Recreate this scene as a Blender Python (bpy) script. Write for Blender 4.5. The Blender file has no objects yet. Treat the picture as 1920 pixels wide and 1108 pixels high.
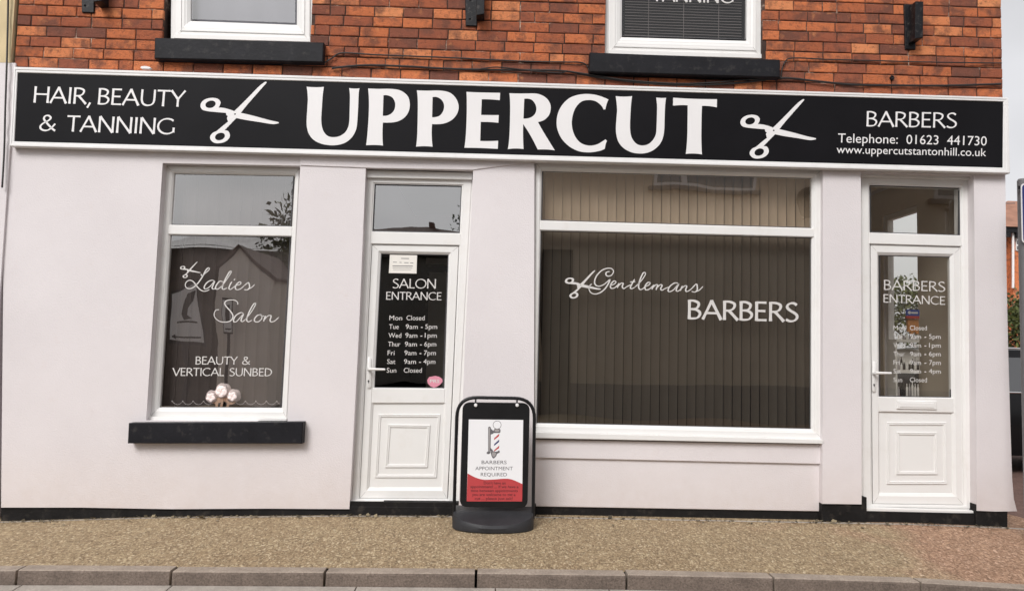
import bpy, math, random
from mathutils import Vector
from mathutils.geometry import tessellate_polygon
random.seed(7)
SC = bpy.context.scene
COL = SC.collection
R = math.radians

# ------------------------------------------------------------------ camera
FPX, CX, CY = 1450.0, 960.0, 554.0            # focal length in photo pixels (1920 wide)
YAW, PITCH, ROLL = R(1.44), R(3.93), R(1.356)
EYE = Vector((0.0, -6.0, 1.29))
FW = Vector((math.sin(YAW) * math.cos(PITCH), math.cos(YAW) * math.cos(PITCH), math.sin(PITCH)))
RT0 = Vector((math.cos(YAW), -math.sin(YAW), 0))
UP0 = RT0.cross(FW)
RT = RT0 * math.cos(ROLL) + UP0 * math.sin(ROLL)
UP = UP0 * math.cos(ROLL) - RT0 * math.sin(ROLL)
cd = bpy.data.cameras.new('camera')
cd.sensor_width = 36.0
cd.lens = 36.0 * FPX / 1920.0
cd.clip_end = 2000
cam = bpy.data.objects.new('camera', cd)
COL.objects.link(cam)
from mathutils import Matrix
M3 = Matrix((RT, UP, -FW)).transposed()
cam.matrix_world = Matrix.Translation(EYE) @ M3.to_4x4()
SC.camera = cam

# ------------------------------------------------------------------ light
SUN_EL, SUN_AZ = R(40), R(205)                # overcast noon light from in front of the shop
w = bpy.data.worlds.new('World'); SC.world = w; w.use_nodes = True
nt = w.node_tree; nt.nodes.clear()
sky = nt.nodes.new('ShaderNodeTexSky'); sky.sky_type = 'NISHITA'; sky.sun_disc = False
sky.sun_elevation = SUN_EL; sky.sun_rotation = SUN_AZ
sky.air_density = 1.0; sky.dust_density = 4.0; sky.ozone_density = 1.0
hs = nt.nodes.new('ShaderNodeHueSaturation'); hs.inputs['Saturation'].default_value = 0.12
tc = nt.nodes.new('ShaderNodeTexCoord')
cn = nt.nodes.new('ShaderNodeTexNoise'); cn.inputs['Scale'].default_value = 2.6; cn.inputs['Detail'].default_value = 5
cr = nt.nodes.new('ShaderNodeMapRange'); cr.inputs['From Min'].default_value = .3; cr.inputs['From Max'].default_value = .7
cr.inputs['To Min'].default_value = .78; cr.inputs['To Max'].default_value = 1.18
mx = nt.nodes.new('ShaderNodeMix'); mx.data_type = 'RGBA'; mx.inputs['Factor'].default_value = .5
mx.inputs['B'].default_value = (9.5, 9.45, 9.8, 1)      # flat cloud layer
mu = nt.nodes.new('ShaderNodeVectorMath'); mu.operation = 'SCALE'
bg = nt.nodes.new('ShaderNodeBackground'); bg.inputs['Strength'].default_value = 0.085
wo = nt.nodes.new('ShaderNodeOutputWorld')
L = nt.links.new
L(sky.outputs[0], hs.inputs['Color']); L(hs.outputs[0], mx.inputs['A'])
L(tc.outputs['Generated'], cn.inputs['Vector']); L(cn.outputs['Fac'], cr.inputs['Value'])
L(mx.outputs['Result'], mu.inputs[0]); L(cr.outputs[0], mu.inputs['Scale'])
L(mu.outputs[0], bg.inputs['Color']); L(bg.outputs[0], wo.inputs[0])
sd = bpy.data.lights.new('sun', 'SUN'); sd.energy = 1.5; sd.angle = R(25); sd.color = (1, .975, .95)
sun = bpy.data.objects.new('sun', sd); COL.objects.link(sun)
sv = Vector((math.sin(SUN_AZ) * math.cos(SUN_EL), math.cos(SUN_AZ) * math.cos(SUN_EL), math.sin(SUN_EL)))
sun.rotation_euler = sv.to_track_quat('Z', 'Y').to_euler()
SC.view_settings.view_transform = 'Standard'; SC.view_settings.look = 'None'
SC.view_settings.exposure = 0.57; SC.view_settings.gamma = 1.0
SC.cycles.max_bounces = 10; SC.cycles.transparent_max_bounces = 16

# ------------------------------------------------------------------ measuring: photo pixel -> point on the plane y = Y
def W(p, Y):
    d = FW * FPX + RT * (p[0] - CX) - UP * (p[1] - CY)
    k = (Y - EYE.y) / d.y
    return EYE + d * k
def XZ(p, Y):
    q = W(p, Y); return (q.x, q.z)
def mirror(p, Y):                              # what a vertical pane at y = 0 shows of the far side of the street
    q = W(p, -Y); return Vector((q.x, Y, q.z))

# ------------------------------------------------------------------ objects
def tag(o, label=None, cat=None, group=None, kind=None):
    if label: o['label'] = label
    if cat: o['category'] = cat
    if group: o['group'] = group
    if kind: o['kind'] = kind
    return o
def thing(name, loc, label, cat, group=None):
    o = bpy.data.objects.new(name, None); COL.objects.link(o); o.location = loc
    o.empty_display_size = .2
    return tag(o, label, cat, group)
def root_loc(o):
    v = Vector((0, 0, 0))
    while o is not None:
        v += Vector(o.location); o = o.parent
    return v
class MB:
    def __init__(s): s.v = []; s.f = []; s.m = []; s.rnd = []
    def face(s, pts, m=0, r=0.0):
        i = len(s.v); s.v += [Vector(p) for p in pts]; s.f.append(tuple(range(i, i + len(pts)))); s.m.append(m); s.rnd.append(r)
    def idx(s, verts, faces, m=0):
        i = len(s.v); s.v += [Vector(p) for p in verts]
        for f in faces: s.f.append(tuple(i + k for k in f)); s.m.append(m); s.rnd.append(0)
    def box(s, a, b, m=0):
        x0, y0, z0 = a; x1, y1, z1 = b
        V = [(x0,y0,z0),(x1,y0,z0),(x1,y1,z0),(x0,y1,z0),(x0,y0,z1),(x1,y0,z1),(x1,y1,z1),(x0,y1,z1)]
        s.idx(V, [(0,1,5,4),(1,2,6,5),(2,3,7,6),(3,0,4,7),(4,5,6,7),(3,2,1,0)], m)
    def prism(s, poly, y0, y1, holes=(), m=0, back=True, ms=None):
        """poly, holes: (x, z) loops; front face at y0, back at y1"""
        loops = [[Vector((x, z, 0)) for x, z in poly]] + [[Vector((x, z, 0)) for x, z in h] for h in holes]
        flat = [p for l in loops for p in l]
        tris = tessellate_polygon(loops)
        ft = []
        for t in tris:
            a, b, c = (flat[k] for k in t)
            cr = (b.x-a.x)*(c.y-a.y) - (b.y-a.y)*(c.x-a.x)
            if abs(cr) < 1e-12: continue
            ft.append(t if cr > 0 else (t[0], t[2], t[1]))
        s.idx([(p.x, y0, p.y) for p in flat], ft, m)
        if y1 is None: return
        if back: s.idx([(p.x, y1, p.y) for p in flat], [(a, c, b) for a, b, c in ft], m)
        for k, l in enumerate(loops):
            n = len(l)
            area = sum(l[i].x*l[(i+1) % n].y - l[(i+1) % n].x*l[i].y for i in range(n))
            if (area < 0) != (k > 0): l = l[::-1]
            V = [(p.x, y0, p.y) for p in l] + [(p.x, y1, p.y) for p in l]
            s.idx(V, [(i, i+n, (i+1) % n + n, (i+1) % n) for i in range(n)], m if ms is None else ms)
    def slab(s, px, Y, depth, bev=.004, m=0):
        """four photo corners on plane Y -> block with a small chamfer round its face"""
        q = [W(p, Y) for p in px]; c = sum(q, Vector()) / len(q); n = len(q)
        inn = []
        for i in range(n):
            e0 = (q[i] - q[i-1]).normalized(); e1 = (q[(i+1) % n] - q[i]).normalized()
            d = (e1 - e0); d = d.normalized() if d.length > 1e-6 else Vector()
            inn.append(q[i] + d * bev * 1.41)
        D = Vector((0, 1, 0))
        V = inn + [p + D*bev for p in q] + [p + D*depth for p in q]
        F = [tuple(range(n))]
        for k in range(2):
            F += [(k*n+i, (k+1)*n+i, (k+1)*n+(i+1) % n, k*n+(i+1) % n) for i in range(n)]
        F.append(tuple(range(3*n-1, 2*n-1, -1)))
        s.idx(V, F, m)
    def ring(s, O, I, Y, prof, m=0, closed=True):
        """moulding between an outer and an inner four-sided outline: prof = (t across, dy)"""
        o = [W(p, Y) for p in O]; i_ = [W(p, Y) for p in I]; n = len(o)
        V = []
        for t, dy in prof:
            for a, b in zip(o, i_):
                q = a.lerp(b, t) if not isinstance(t, tuple) else a.lerp(b, t[0]) + (a - b).normalized() * t[1]
                V.append((q.x, Y + dy, q.z))
        F = []
        for k in range(len(prof) - 1):
            for i in range(n):
                F.append((k*n+i, (k+1)*n+i, (k+1)*n+(i+1) % n, k*n+(i+1) % n))
        s.idx(V, [f[::-1] for f in F], m)
    def mitre(s, O, I, Y, m=2):
        for a, b in zip(O, I):
            A = W((a[0]*.94 + b[0]*.06, a[1]*.94 + b[1]*.06), Y); B = W((a[0]*.40 + b[0]*.60, a[1]*.40 + b[1]*.60), Y)
            d = (B - A).normalized(); nn = Vector((-d.z, 0, d.x))*.0012
            s.face([A - nn, B - nn, B + nn, A + nn] if nn.cross(d).y < 0 else [A + nn, B + nn, B - nn, A - nn], m)
    def tube(s, pts, r, seg=8, m=0, caps=True):
        pts = [Vector(p) for p in pts]; n = len(pts); V = []
        prevx = None
        for i, p in enumerate(pts):
            t = (pts[min(i+1, n-1)] - pts[max(i-1, 0)]).normalized()
            ref = Vector((0, 0, 1)) if abs(t.z) < .9 else Vector((0, 1, 0))
            x = t.cross(ref).normalized() if prevx is None else (prevx - t * prevx.dot(t)).normalized()
            prevx = x; y = t.cross(x)
            rr = r[i] if isinstance(r, (list, tuple)) else r
            V += [p + (x*math.cos(a*2*math.pi/seg) + y*math.sin(a*2*math.pi/seg)) * rr for a in range(seg)]
        F = [(i*seg+a, i*seg+(a+1) % seg, (i+1)*seg+(a+1) % seg, (i+1)*seg+a) for i in range(n-1) for a in range(seg)]
        if caps: F += [tuple(range(seg-1, -1, -1)), tuple(range((n-1)*seg, n*seg))]
        s.idx(V, F, m)
    def lathe(s, prof, c, seg=20, axis='z', m=0):
        V = []
        for r, h in prof:
            for a in range(seg):
                u, v = r*math.cos(a*2*math.pi/seg), r*math.sin(a*2*math.pi/seg)
                V.append(Vector(c) + (Vector((u, v, h)) if axis == 'z' else Vector((u, h, v)) if axis == 'y' else Vector((h, u, v))))
        n = len(prof)
        s.idx(V, [(i*seg+a, i*seg+(a+1) % seg, (i+1)*seg+(a+1) % seg, (i+1)*seg+a) for i in range(n-1) for a in range(seg)], m)
    def build(s, name, mats, parent=None, smooth=False, at=None):
        off = root_loc(parent) if parent else Vector(at or (0, 0, 0))
        me = bpy.data.meshes.new(name)
        me.from_pydata([tuple(v - off) for v in s.v], [], s.f)
        for mm in (mats if isinstance(mats, (list, tuple)) else [mats]): me.materials.append(mm)
        me.polygons.foreach_set('material_index', s.m)
        if any(s.rnd):
            at_ = me.attributes.new('rnd', 'FLOAT', 'FACE'); at_.data.foreach_set('value', s.rnd)
        if smooth:
            me.polygons.foreach_set('use_smooth', [True] * len(s.f))
            me.set_sharp_from_angle(angle=R(40))
        me.update()
        o = bpy.data.objects.new(name, me); COL.objects.link(o)
        if parent: o.parent = parent
        else: o.location = off
        return o
def structure(mb, name, mats): return tag(mb.build(name, mats), kind='structure')

# ------------------------------------------------------------------ materials
def nodes(name):
    m = bpy.data.materials.new(name); m.use_nodes = True
    t = m.node_tree; b = t.nodes['Principled BSDF']
    return m, t, b
def N(t, kind, **kw):
    n = t.nodes.new('ShaderNode' + kind)
    for k, v in kw.items():
        if k in n.inputs: n.inputs[k].default_value = v
        else: setattr(n, k, v)
    return n
def ramp(t, fac, stops):
    n = t.nodes.new('ShaderNodeValToRGB'); e = n.color_ramp.elements
    while len(e) < len(stops): e.new(.5)
    for k, (p, c) in enumerate(stops): e[k].position = p; e[k].color = (*c, 1)
    t.links.new(fac, n.inputs[0]); return n.outputs[0]
def mixc(t, fac, a, b, mode='MIX'):
    n = t.nodes.new('ShaderNodeMix'); n.data_type = 'RGBA'; n.blend_type = mode
    for s_, v in (('Factor', fac), ('A', a), ('B', b)):
        if isinstance(v, (int, float)): n.inputs[s_].default_value = v
        elif isinstance(v, tuple): n.inputs[s_].default_value = (*v, 1)
        else: t.links.new(v, n.inputs[s_])
    return n.outputs['Result']
def noise(t, scale, detail=4, rough=.55, vec=None, dist=0):
    n = N(t, 'TexNoise', Scale=scale, Detail=detail, Roughness=rough, Distortion=dist)
    t.links.new(vec if vec else coord(t), n.inputs['Vector']); return n.outputs['Fac']
def coord(t, which='Object'):
    for n in t.nodes:
        if n.type == 'TEX_COORD': return n.outputs[which]
    return t.nodes.new('ShaderNodeTexCoord').outputs[which]
def bump(t, b, h, strength=.3, dist=.01):
    n = N(t, 'Bump', Strength=strength, Distance=dist); t.links.new(h, n.inputs['Height']); t.links.new(n.outputs[0], b.inputs['Normal'])
def mat(name, col, rough=.5, var=.08, vscale=3, bmp=0, bscale=60, metal=0, spec=.5, dirt=None):
    m, t, b = nodes(name)
    b.inputs['Roughness'].default_value = rough; b.inputs['Metallic'].default_value = metal
    b.inputs['Specular IOR Level'].default_value = spec
    hi = tuple(min(1, c*(1+var)) for c in col); lo = tuple(c*(1-var) for c in col)
    c = ramp(t, noise(t, vscale, 5), [(.3, lo), (.7, hi)])
    if dirt: c = mixc(t, ramp(t, noise(t, dirt[1], 6, .65), [(.55, (0, 0, 0)), (.75, (dirt[2],)*3)]), c, dirt[0])
    t.links.new(c, b.inputs['Base Color'])
    if bmp: bump(t, b, noise(t, bscale, 3), bmp, .004)
    return m
def glass(name, refl=.2, tint=(1, 1, 1), rough=0.0, wav=.02, wscale=1.6):
    m, t, b = nodes(name); t.nodes.remove(b)
    out = [n for n in t.nodes if n.type == 'OUTPUT_MATERIAL'][0]
    tr = N(t, 'BsdfTransparent'); tr.inputs['Color'].default_value = (*tint, 1)
    gl = N(t, 'BsdfGlossy', Roughness=rough)
    fr = N(t, 'LayerWeight', Blend=.5); pw = N(t, 'Math', operation='POWER'); pw.inputs[1].default_value = 5
    t.links.new(fr.outputs['Facing'], pw.inputs[0])
    ma = N(t, 'Math', operation='MULTIPLY_ADD'); ma.inputs[1].default_value = 1 - refl; ma.inputs[2].default_value = refl; ma.use_clamp = True
    bp = N(t, 'Bump', Strength=1.0, Distance=wav)
    t.links.new(noise(t, wscale, 1.5, .4), bp.inputs['Height']); t.links.new(bp.outputs[0], gl.inputs['Normal'])
    ms = N(t, 'MixShader')
    t.links.new(pw.outputs[0], ma.inputs[0]); t.links.new(ma.outputs[0], ms.inputs[0])
    t.links.new(tr.outputs[0], ms.inputs[1]); t.links.new(gl.outputs[0], ms.inputs[2]); t.links.new(ms.outputs[0], out.inputs[0])
    return m

MT = {}
def M_render():
    m, t, b = nodes('painted_render'); b.inputs['Roughness'].default_value = .62
    c = ramp(t, noise(t, .9, 6, .6), [(.3, (.642, .600, .609)), (.7, (.712, .670, .678))])
    c = mixc(t, ramp(t, noise(t, 7, 8, .7), [(.6, (0, 0, 0)), (.8, (.35,)*3)]), c, (.62, .53, .50))
    # splash stains creeping up from the pavement
    sp = N(t, 'SeparateXYZ'); t.links.new(coord(t), sp.inputs[0])
    mr = N(t, 'MapRange'); mr.inputs['From Min'].default_value = .05; mr.inputs['From Max'].default_value = .5
    mr.inputs['To Min'].default_value = .95; mr.inputs['To Max'].default_value = 0; t.links.new(sp.outputs['Z'], mr.inputs['Value'])
    mm = N(t, 'Math', operation='MULTIPLY'); t.links.new(mr.outputs[0], mm.inputs[0]); t.links.new(noise(t, 9, 6, .7), mm.inputs[1])
    c = mixc(t, mm.outputs[0], c, (.56, .49, .46))
    t.links.new(c, b.inputs['Base Color'])
    h = N(t, 'Math', operation='ADD'); t.links.new(noise(t, 3.5, 3), h.inputs[0]); t.links.new(noise(t, 90, 3), h.inputs[1])
    bump(t, b, h.outputs[0], .22, .012)
    return m
MT['render'] = M_render()
MT['upvc'] = mat('white_plastic_frame', (.755, .745, .73), .32, .03, 2, dirt=((.6, .56, .5), 6, .25))
MT['weld'] = mat('frame_weld_line', (.42, .40, .38), .5)
MT['bead'] = mat('grey_glazing_gasket', (.05, .05, .055), .5)
MT['blackpaint'] = mat('black_masonry_paint', (.013, .013, .016), .5, .25, 6, .35, 40, spec=.15, dirt=((.08, .075, .07), 14, .45))
MT['plinth'] = mat('black_plinth_paint', (.012, .011, .011), .7, .3, 9, .7, 25, spec=.15, dirt=((.10, .085, .07), 12, .4))
MT['board'] = mat('black_sign_board', (.0085, .0082, .0098), .38, .18, 1.5, spec=.09)
MT['vinyl'] = mat('white_vinyl', (.75, .735, .735), .45, .03, 2)
MT['vinylglass'] = mat('white_window_vinyl', (.62, .60, .58), .5, .03, 2)
MT['metalwhite'] = mat('white_metal_trim', (.76, .75, .745), .3, .05, 3, dirt=((.5, .46, .42), 9, .25))
MT['iron'] = mat('black_iron', (.010, .010, .012), .38, .3, 20, .3, 80, spec=.2, dirt=((.22, .2, .18), 30, .4))
MT['cable'] = mat('black_cable', (.02, .017, .016), .6)
MT['blackplastic'] = mat('black_plastic', (.010, .010, .011), .35, .2, 8, spec=.3)
MT['greyplastic'] = mat('grey_rubber', (.028, .028, .031), .5, .2, 8, .2, 120, spec=.25)
MT['steel'] = mat('black_tube_steel', (.010, .010, .011), .3, spec=.3)
MT['poster'] = mat('white_poster_paper', (.80, .80, .82), .35, .02)
MT['red'] = mat('red_poster_ink', (.46, .055, .06), .4, .06)
MT['ink'] = mat('dark_grey_ink', (.12, .115, .125), .5)
MT['darkink'] = mat('maroon_ink', (.14, .02, .025), .5)
MT['navy'] = mat('navy_ink', (.02, .03, .12), .5)
MT['silver'] = mat('grey_ink', (.34, .32, .32), .5)
MT['paper'] = mat('paper_notice', (.76, .73, .68), .6, .03)
MT['pink'] = mat('pink_sticker', (.66, .26, .34), .45)
MT['slat'] = mat('beige_fabric_slat', (.52, .405, .30), .8, .06, 4)
MT['slatgrey'] = mat('taupe_fabric_slat', (.095, .078, .072), .8, .06, 4)
MT['venetian'] = mat('dark_venetian_slat', (.17, .145, .135), .5)
MT['screen'] = mat('pale_grey_blind', (.20, .20, .225), .7, .05)
MT['dark_room'] = mat('dark_interior', (.025, .022, .02), .8)
MT['beige_room'] = mat('beige_interior_wall', (.62, .54, .44), .8, .04)
MT['floor'] = mat('dark_shop_floor', (.07, .06, .05), .4)
MT['glass_clear'] = glass('clear_glass', .17, (.93, .94, .92), wav=.002)
MT['glass_sky'] = glass('reflective_glass', .36, (.55, .56, .58), wav=.003)
MT['glass_fan'] = glass('fanlight_glass', .30, (.9, .9, .88), wav=.004)
MT['glass_up'] = glass('upper_glass', .20, (.8, .8, .82), wav=.003)
MT['glass_tint'] = glass('tinted_glass', .14, (.31, .325, .335), wav=.006, wscale=.9)
MT['glass_left'] = glass('window_glass', .30, (.92, .91, .91), wav=.004)
MT['glass_dark'] = glass('dark_film_glass', .055, (.6, .6, .6), wav=.003)
MT['glass_low'] = glass('faint_glass', .05, (.9, .9, .9), wav=.002)
MT['glass_door'] = glass('door_glass', .13, (.93, .92, .89), wav=.002)
MT['petal'] = mat('pale_pink_petal', (.93, .80, .77), .6, .05, 30)
MT['ribbon'] = mat('peach_ribbon', (.62, .38, .25), .6, .15, 30)
MT['lace'] = mat('white_lace', (.75, .70, .68), .7)
MT['cream'] = mat('cream_render', (.60, .51, .40), .8, .07, 1.5, .2, 60)
MT['creamtop'] = mat('cream_pebbledash', (.62, .50, .30), .85, .1, 4, .8, 90)
MT['whitewash'] = mat('white_painted_wall', (.86, .80, .74), .7, .05, 2, .2, 50)
MT['tile'] = mat('brown_roof_tiles', (.11, .07, .055), .8, .25, 5, .4, 20)
MT['slate'] = mat('grey_slate_roof', (.24, .225, .225), .6, .2, 5, .3, 20)
MT['bark'] = mat('bark', (.07, .05, .035), .9, .3, 8)
MT['carpaint'] = mat('black_car_paint', (.008, .008, .009), .2, spec=.2)
MT['carglass'] = glass('car_glass', .2, (.12, .16, .13), wav=.004)
MT['chrome'] = mat('chrome', (.7, .7, .7), .15, metal=1)
MT['tyre'] = mat('tyre_rubber', (.02, .02, .02), .8)
MT['lens'] = mat('red_lamp_lens', (.35, .02, .02), .2)
MT['bluesign'] = mat('blue_sign_face', (.018, .028, .16), .35)
MT['greypole'] = mat('grey_painted_steel', (.13, .125, .13), .45, .1, 10)
MT['tray'] = mat('white_shelf', (.62, .60, .57), .5)
MT['blueprint'] = mat('blue_card', (.03, .08, .38), .5)
MT['redprint'] = mat('red_card', (.5, .05, .04), .5)
MT['orange'] = mat('orange_card', (.55, .24, .08), .5)
def M_leaf(name, a, b_):
    m, t, b = nodes(name); b.inputs['Roughness'].default_value = .55
    at = N(t, 'Attribute'); at.attribute_name = 'rnd'
    t.links.new(ramp(t, at.outputs['Fac'], [(0, a), (1, b_)]), b.inputs['Base Color']); return m
MT['leaf'] = M_leaf('green_leaves', (.025, .04, .012), (.13, .15, .035))
MT['weed'] = M_leaf('dry_debris', (.05, .04, .025), (.30, .24, .15))
def M_brick(name='brick', dark=1.0):
    m, t, b = nodes(name); b.inputs['Roughness'].default_value = .85; b.inputs['Specular IOR Level'].default_value = .2
    at = N(t, 'Attribute'); at.attribute_name = 'rnd'
    sc = N(t, 'Math', operation='MULTIPLY'); t.links.new(at.outputs['Fac'], sc.inputs[0]); sc.inputs[1].default_value = 37.0
    va = N(t, 'VectorMath', operation='ADD'); t.links.new(coord(t), va.inputs[0]); t.links.new(sc.outputs[0], va.inputs[1]); vec = va.outputs[0]
    c = ramp(t, at.outputs['Fac'], [(0, (.20, .078, .054)), (.25, (.34, .105, .056)), (.55, (.48, .145, .062)), (.82, (.62, .195, .080)), (1, (.74, .30, .135))])
    # fire-burnt patches, different on every brick
    c = mixc(t, ramp(t, noise(t, 7, 5, .6, vec), [(.47, (0, 0, 0)), (.63, (.78,)*3)]), c, (.15, .068, .050))
    c = mixc(t, ramp(t, noise(t, 11, 4, .6, vec), [(.60, (0, 0, 0)), (.74, (.55,)*3)]), c, (.66, .27, .11))
    c = mixc(t, ramp(t, noise(t, 34, 4, .65, vec, .6), [(.52, (0, 0, 0)), (.66, (.55,)*3)]), c, (.15, .060, .042))
    t.links.new(c, b.inputs['Base Color'])
    h = N(t, 'Math', operation='ADD'); t.links.new(noise(t, 30, 5, .7, vec, .8), h.inputs[0]); t.links.new(noise(t, 160, 2), h.inputs[1])
    bump(t, b, h.outputs[0], .9, .010)
    return m
MT['brick'] = M_brick()
def M_mortar():
    m, t, b = nodes('mortar'); b.inputs['Roughness'].default_value = .95
    c = ramp(t, noise(t, 3.2, 6, .75), [(.42, (.035, .02, .016)), (.56, (.09, .05, .038)), (.66, (.55, .43, .34))])
    t.links.new(c, b.inputs['Base Color']); return m
MT['mortar'] = M_mortar()
def M_pave():
    m, t, b = nodes('buff_gravel_tarmac'); b.inputs['Roughness'].default_value = .9
    mp_ = N(t, 'Mapping'); mp_.inputs['Scale'].default_value = (1, .5, 1); t.links.new(coord(t), mp_.inputs['Vector']); st_ = mp_.outputs[0]
    v = N(t, 'TexVoronoi', Scale=105.0); t.links.new(st_, v.inputs['Vector'])
    sep = N(t, 'SeparateColor'); t.links.new(v.outputs['Color'], sep.inputs[0])
    c = ramp(t, sep.outputs[0], [(0, (.23, .16, .09)), (.3, (.315, .228, .13)), (.72, (.40, .30, .178)), (.9, (.50, .395, .245)), (1, (.62, .51, .35))])
    sx = N(t, 'SeparateXYZ'); t.links.new(coord(t), sx.inputs[0])
    ad = N(t, 'Math', operation='MULTIPLY_ADD'); t.links.new(noise(t, .8, 4), ad.inputs[0]); ad.inputs[1].default_value = 3.0; t.links.new(sx.outputs['X'], ad.inputs[2])
    mr = N(t, 'MapRange'); mr.inputs['From Min'].default_value = 4.0; mr.inputs['From Max'].default_value = 4.5; t.links.new(ad.outputs[0], mr.inputs['Value'])
    pinked = mixc(t, 1.0, c, (1.06, .87, .93), 'MULTIPLY')
    c = mixc(t, mr.outputs[0], c, pinked)
    c = mixc(t, ramp(t, noise(t, 2.2, 6, .65), [(.35, (0, 0, 0)), (.7, (.55,)*3)]), c, mixc(t, 1.0, c, (.80, .74, .72), 'MULTIPLY'))
    # worming cracks between the chippings
    nd = noise(t, 24, 3, .6, vec=st_, dist=1.4)
    sb = N(t, 'Math', operation='SUBTRACT'); t.links.new(nd, sb.inputs[0]); sb.inputs[1].default_value = .5
    ab = N(t, 'Math', operation='ABSOLUTE'); t.links.new(sb.outputs[0], ab.inputs[0])
    cr_ = ramp(t, ab.outputs[0], [(0, (.6,)*3), (.02, (0, 0, 0))])
    c = mixc(t, cr_, c, (.10, .068, .042))
    t.links.new(c, b.inputs['Base Color'])
    h = N(t, 'Math', operation='SUBTRACT'); t.links.new(noise(t, 60, 4, .7), h.inputs[0]); t.links.new(cr_, h.inputs[1])
    bump(t, b, h.outputs[0], .7, .012)
    return m
MT['pave'] = M_pave()
def M_kerb(name, lo, hi, sc=80):
    m, t, b = nodes(name); b.inputs['Roughness'].default_value = .9
    c = ramp(t, noise(t, sc, 3, .7), [(.3, lo), (.7, hi)])
    c = mixc(t, ramp(t, noise(t, 5, 6, .7), [(.45, (0, 0, 0)), (.75, (.6,)*3)]), c, tuple(x*.5 for x in lo))
    t.links.new(c, b.inputs['Base Color']); bump(t, b, noise(t, 70, 4, .7), .8, .01)
    return m
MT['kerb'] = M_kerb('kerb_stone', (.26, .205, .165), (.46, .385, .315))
MT['kerbface'] = M_kerb('shaded_kerb_stone', (.105, .08, .065), (.25, .195, .16))  # kerb stone darkened for the upright face: shade put into the colour
MT['gutter'] = M_kerb('concrete_channel', (.34, .30, .26), (.50, .45, .40))
MT['tarmac'] = M_kerb('asphalt', (.035, .034, .034), (.075, .072, .07), 120)
MT['paver'] = M_kerb('red_block_paving', (.13, .075, .06), (.24, .14, .11), 40)
MT['marking'] = mat('road_paint', (.6, .6, .58), .7, .1, 10)
MT['earth'] = M_kerb('earth', (.06, .055, .035), (.12, .11, .07), 4)

# ------------------------------------------------------------------ pavement, kerb, road
def interp(tab, x):
    if x <= tab[0][0]: return tab[0][1]
    for (a, b), (c, d) in zip(tab, tab[1:]):
        if x <= c: return b + (d-b)*(x-a)/(c-a)
    return tab[-1][1]
KY = -1.30
BASE = [XZ(p, 0) for p in ((-300, 974), (0, 978), (120, 974), (300, 969), (655, 966), (1000, 968), (1530, 978), (1700, 981), (1885, 988), (1990, 994))]
KERB = [XZ(p, KY) for p in ((-300, 1062), (0, 1062), (333, 1063), (615, 1065), (893, 1067.5), (1170, 1071), (1440, 1076), (1710, 1084), (1920, 1098), (2100, 1106))]
def gz(x, y):
    b, k = interp(BASE, x), interp(KERB, x)
    if y >= 0: return b
    return b + (k-b) * min(1, y/KY)
xs = [-40, -20, -10] + [-6 + .25*i for i in range(49)] + [8, 10, 20, 40]
mb = MB()
rows = [.6, 0, -.032, -.3, -.65, -1.0, KY]
for xa, xb in zip(xs, xs[1:]):
    for ya, yb in zip(rows, rows[1:]):
        mb.face([(xa, yb, gz(xa, yb)), (xb, yb, gz(xb, yb)), (xb, ya, gz(xb, ya)), (xa, ya, gz(xa, ya))], 1 if ya == 0 else 0)
structure(mb, 'pavement', [MT['pave'], MT['gutter']])
# kerb stones with open joints, in one run
joints = [XZ((x, 1070), KY)[0] for x in (50, 333, 615, 893, 1170, 1440, 1710)]
while joints[0] > -14: joints.insert(0, joints[0] - .915)
while joints[-1] < 14: joints.append(joints[-1] + .915)
mb = MB(); KW = .098; KH = .074
for a, b in zip(joints, joints[1:]):
    a += .008; b -= .008; j = random.uniform(-.005, .005)
    za, zb = interp(KERB, a) + .006 + j, interp(KERB, b) + .006 + j*.3
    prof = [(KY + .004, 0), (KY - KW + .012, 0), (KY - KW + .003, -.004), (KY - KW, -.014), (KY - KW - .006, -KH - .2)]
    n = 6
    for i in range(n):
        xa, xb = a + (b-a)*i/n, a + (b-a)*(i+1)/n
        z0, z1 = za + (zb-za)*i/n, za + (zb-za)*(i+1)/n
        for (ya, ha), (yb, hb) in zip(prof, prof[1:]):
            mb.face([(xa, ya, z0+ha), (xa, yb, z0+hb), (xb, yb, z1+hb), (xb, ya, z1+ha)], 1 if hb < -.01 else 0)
    for x, z in ((a, za), (b, zb)):
        mb.face([(x, y, z+h) for y, h in prof] + [(x, KY + .004, z - .3)])
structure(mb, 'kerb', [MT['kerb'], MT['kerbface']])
# concrete channel along the kerb
mb = MB(); GY = KY - KW - .005
gj = [x + random.uniform(-.25, .25) for x in joints]
for a, b in zip(gj, gj[1:]):
    if b - a < .2: continue
    a += .004; b -= .004
    za, zb = interp(KERB, a) - KH, interp(KERB, b) - KH
    mb.idx([(a, GY, za), (b, GY, zb), (b, GY - .26, zb - .012), (a, GY - .26, za - .012), (a, GY, za-.1), (b, GY, zb-.1), (b, GY - .26, zb - .1), (a, GY - .26, za - .1)],
           [(0, 3, 2, 1), (3, 7, 6, 2), (0, 4, 7, 3), (1, 2, 6, 5)])
structure(mb, 'gutter', MT['gutter'])
mb = MB()
RZ = lambda x: interp(KERB, max(-14, min(14, x))) - KH - .018
for xa, xb in zip(xs, xs[1:]):
    mb.face([(xa, -7.2, RZ(0) - .02), (xb, -7.2, RZ(0) - .02), (xb, GY + .02, RZ(xb)), (xa, GY + .02, RZ(xa))])
structure(mb, 'road', MT['tarmac'])
mb = MB()
for k in range(-8, 9):
    z = RZ(0) + .012
    mb.face([(k*4.0, -4.5, z), (k*4.0+2, -4.5, z), (k*4.0+2, -4.4, z), (k*4.0, -4.4, z)])
structure(mb, 'road_marking', MT['marking'])
FZ = RZ(0) + .10
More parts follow.
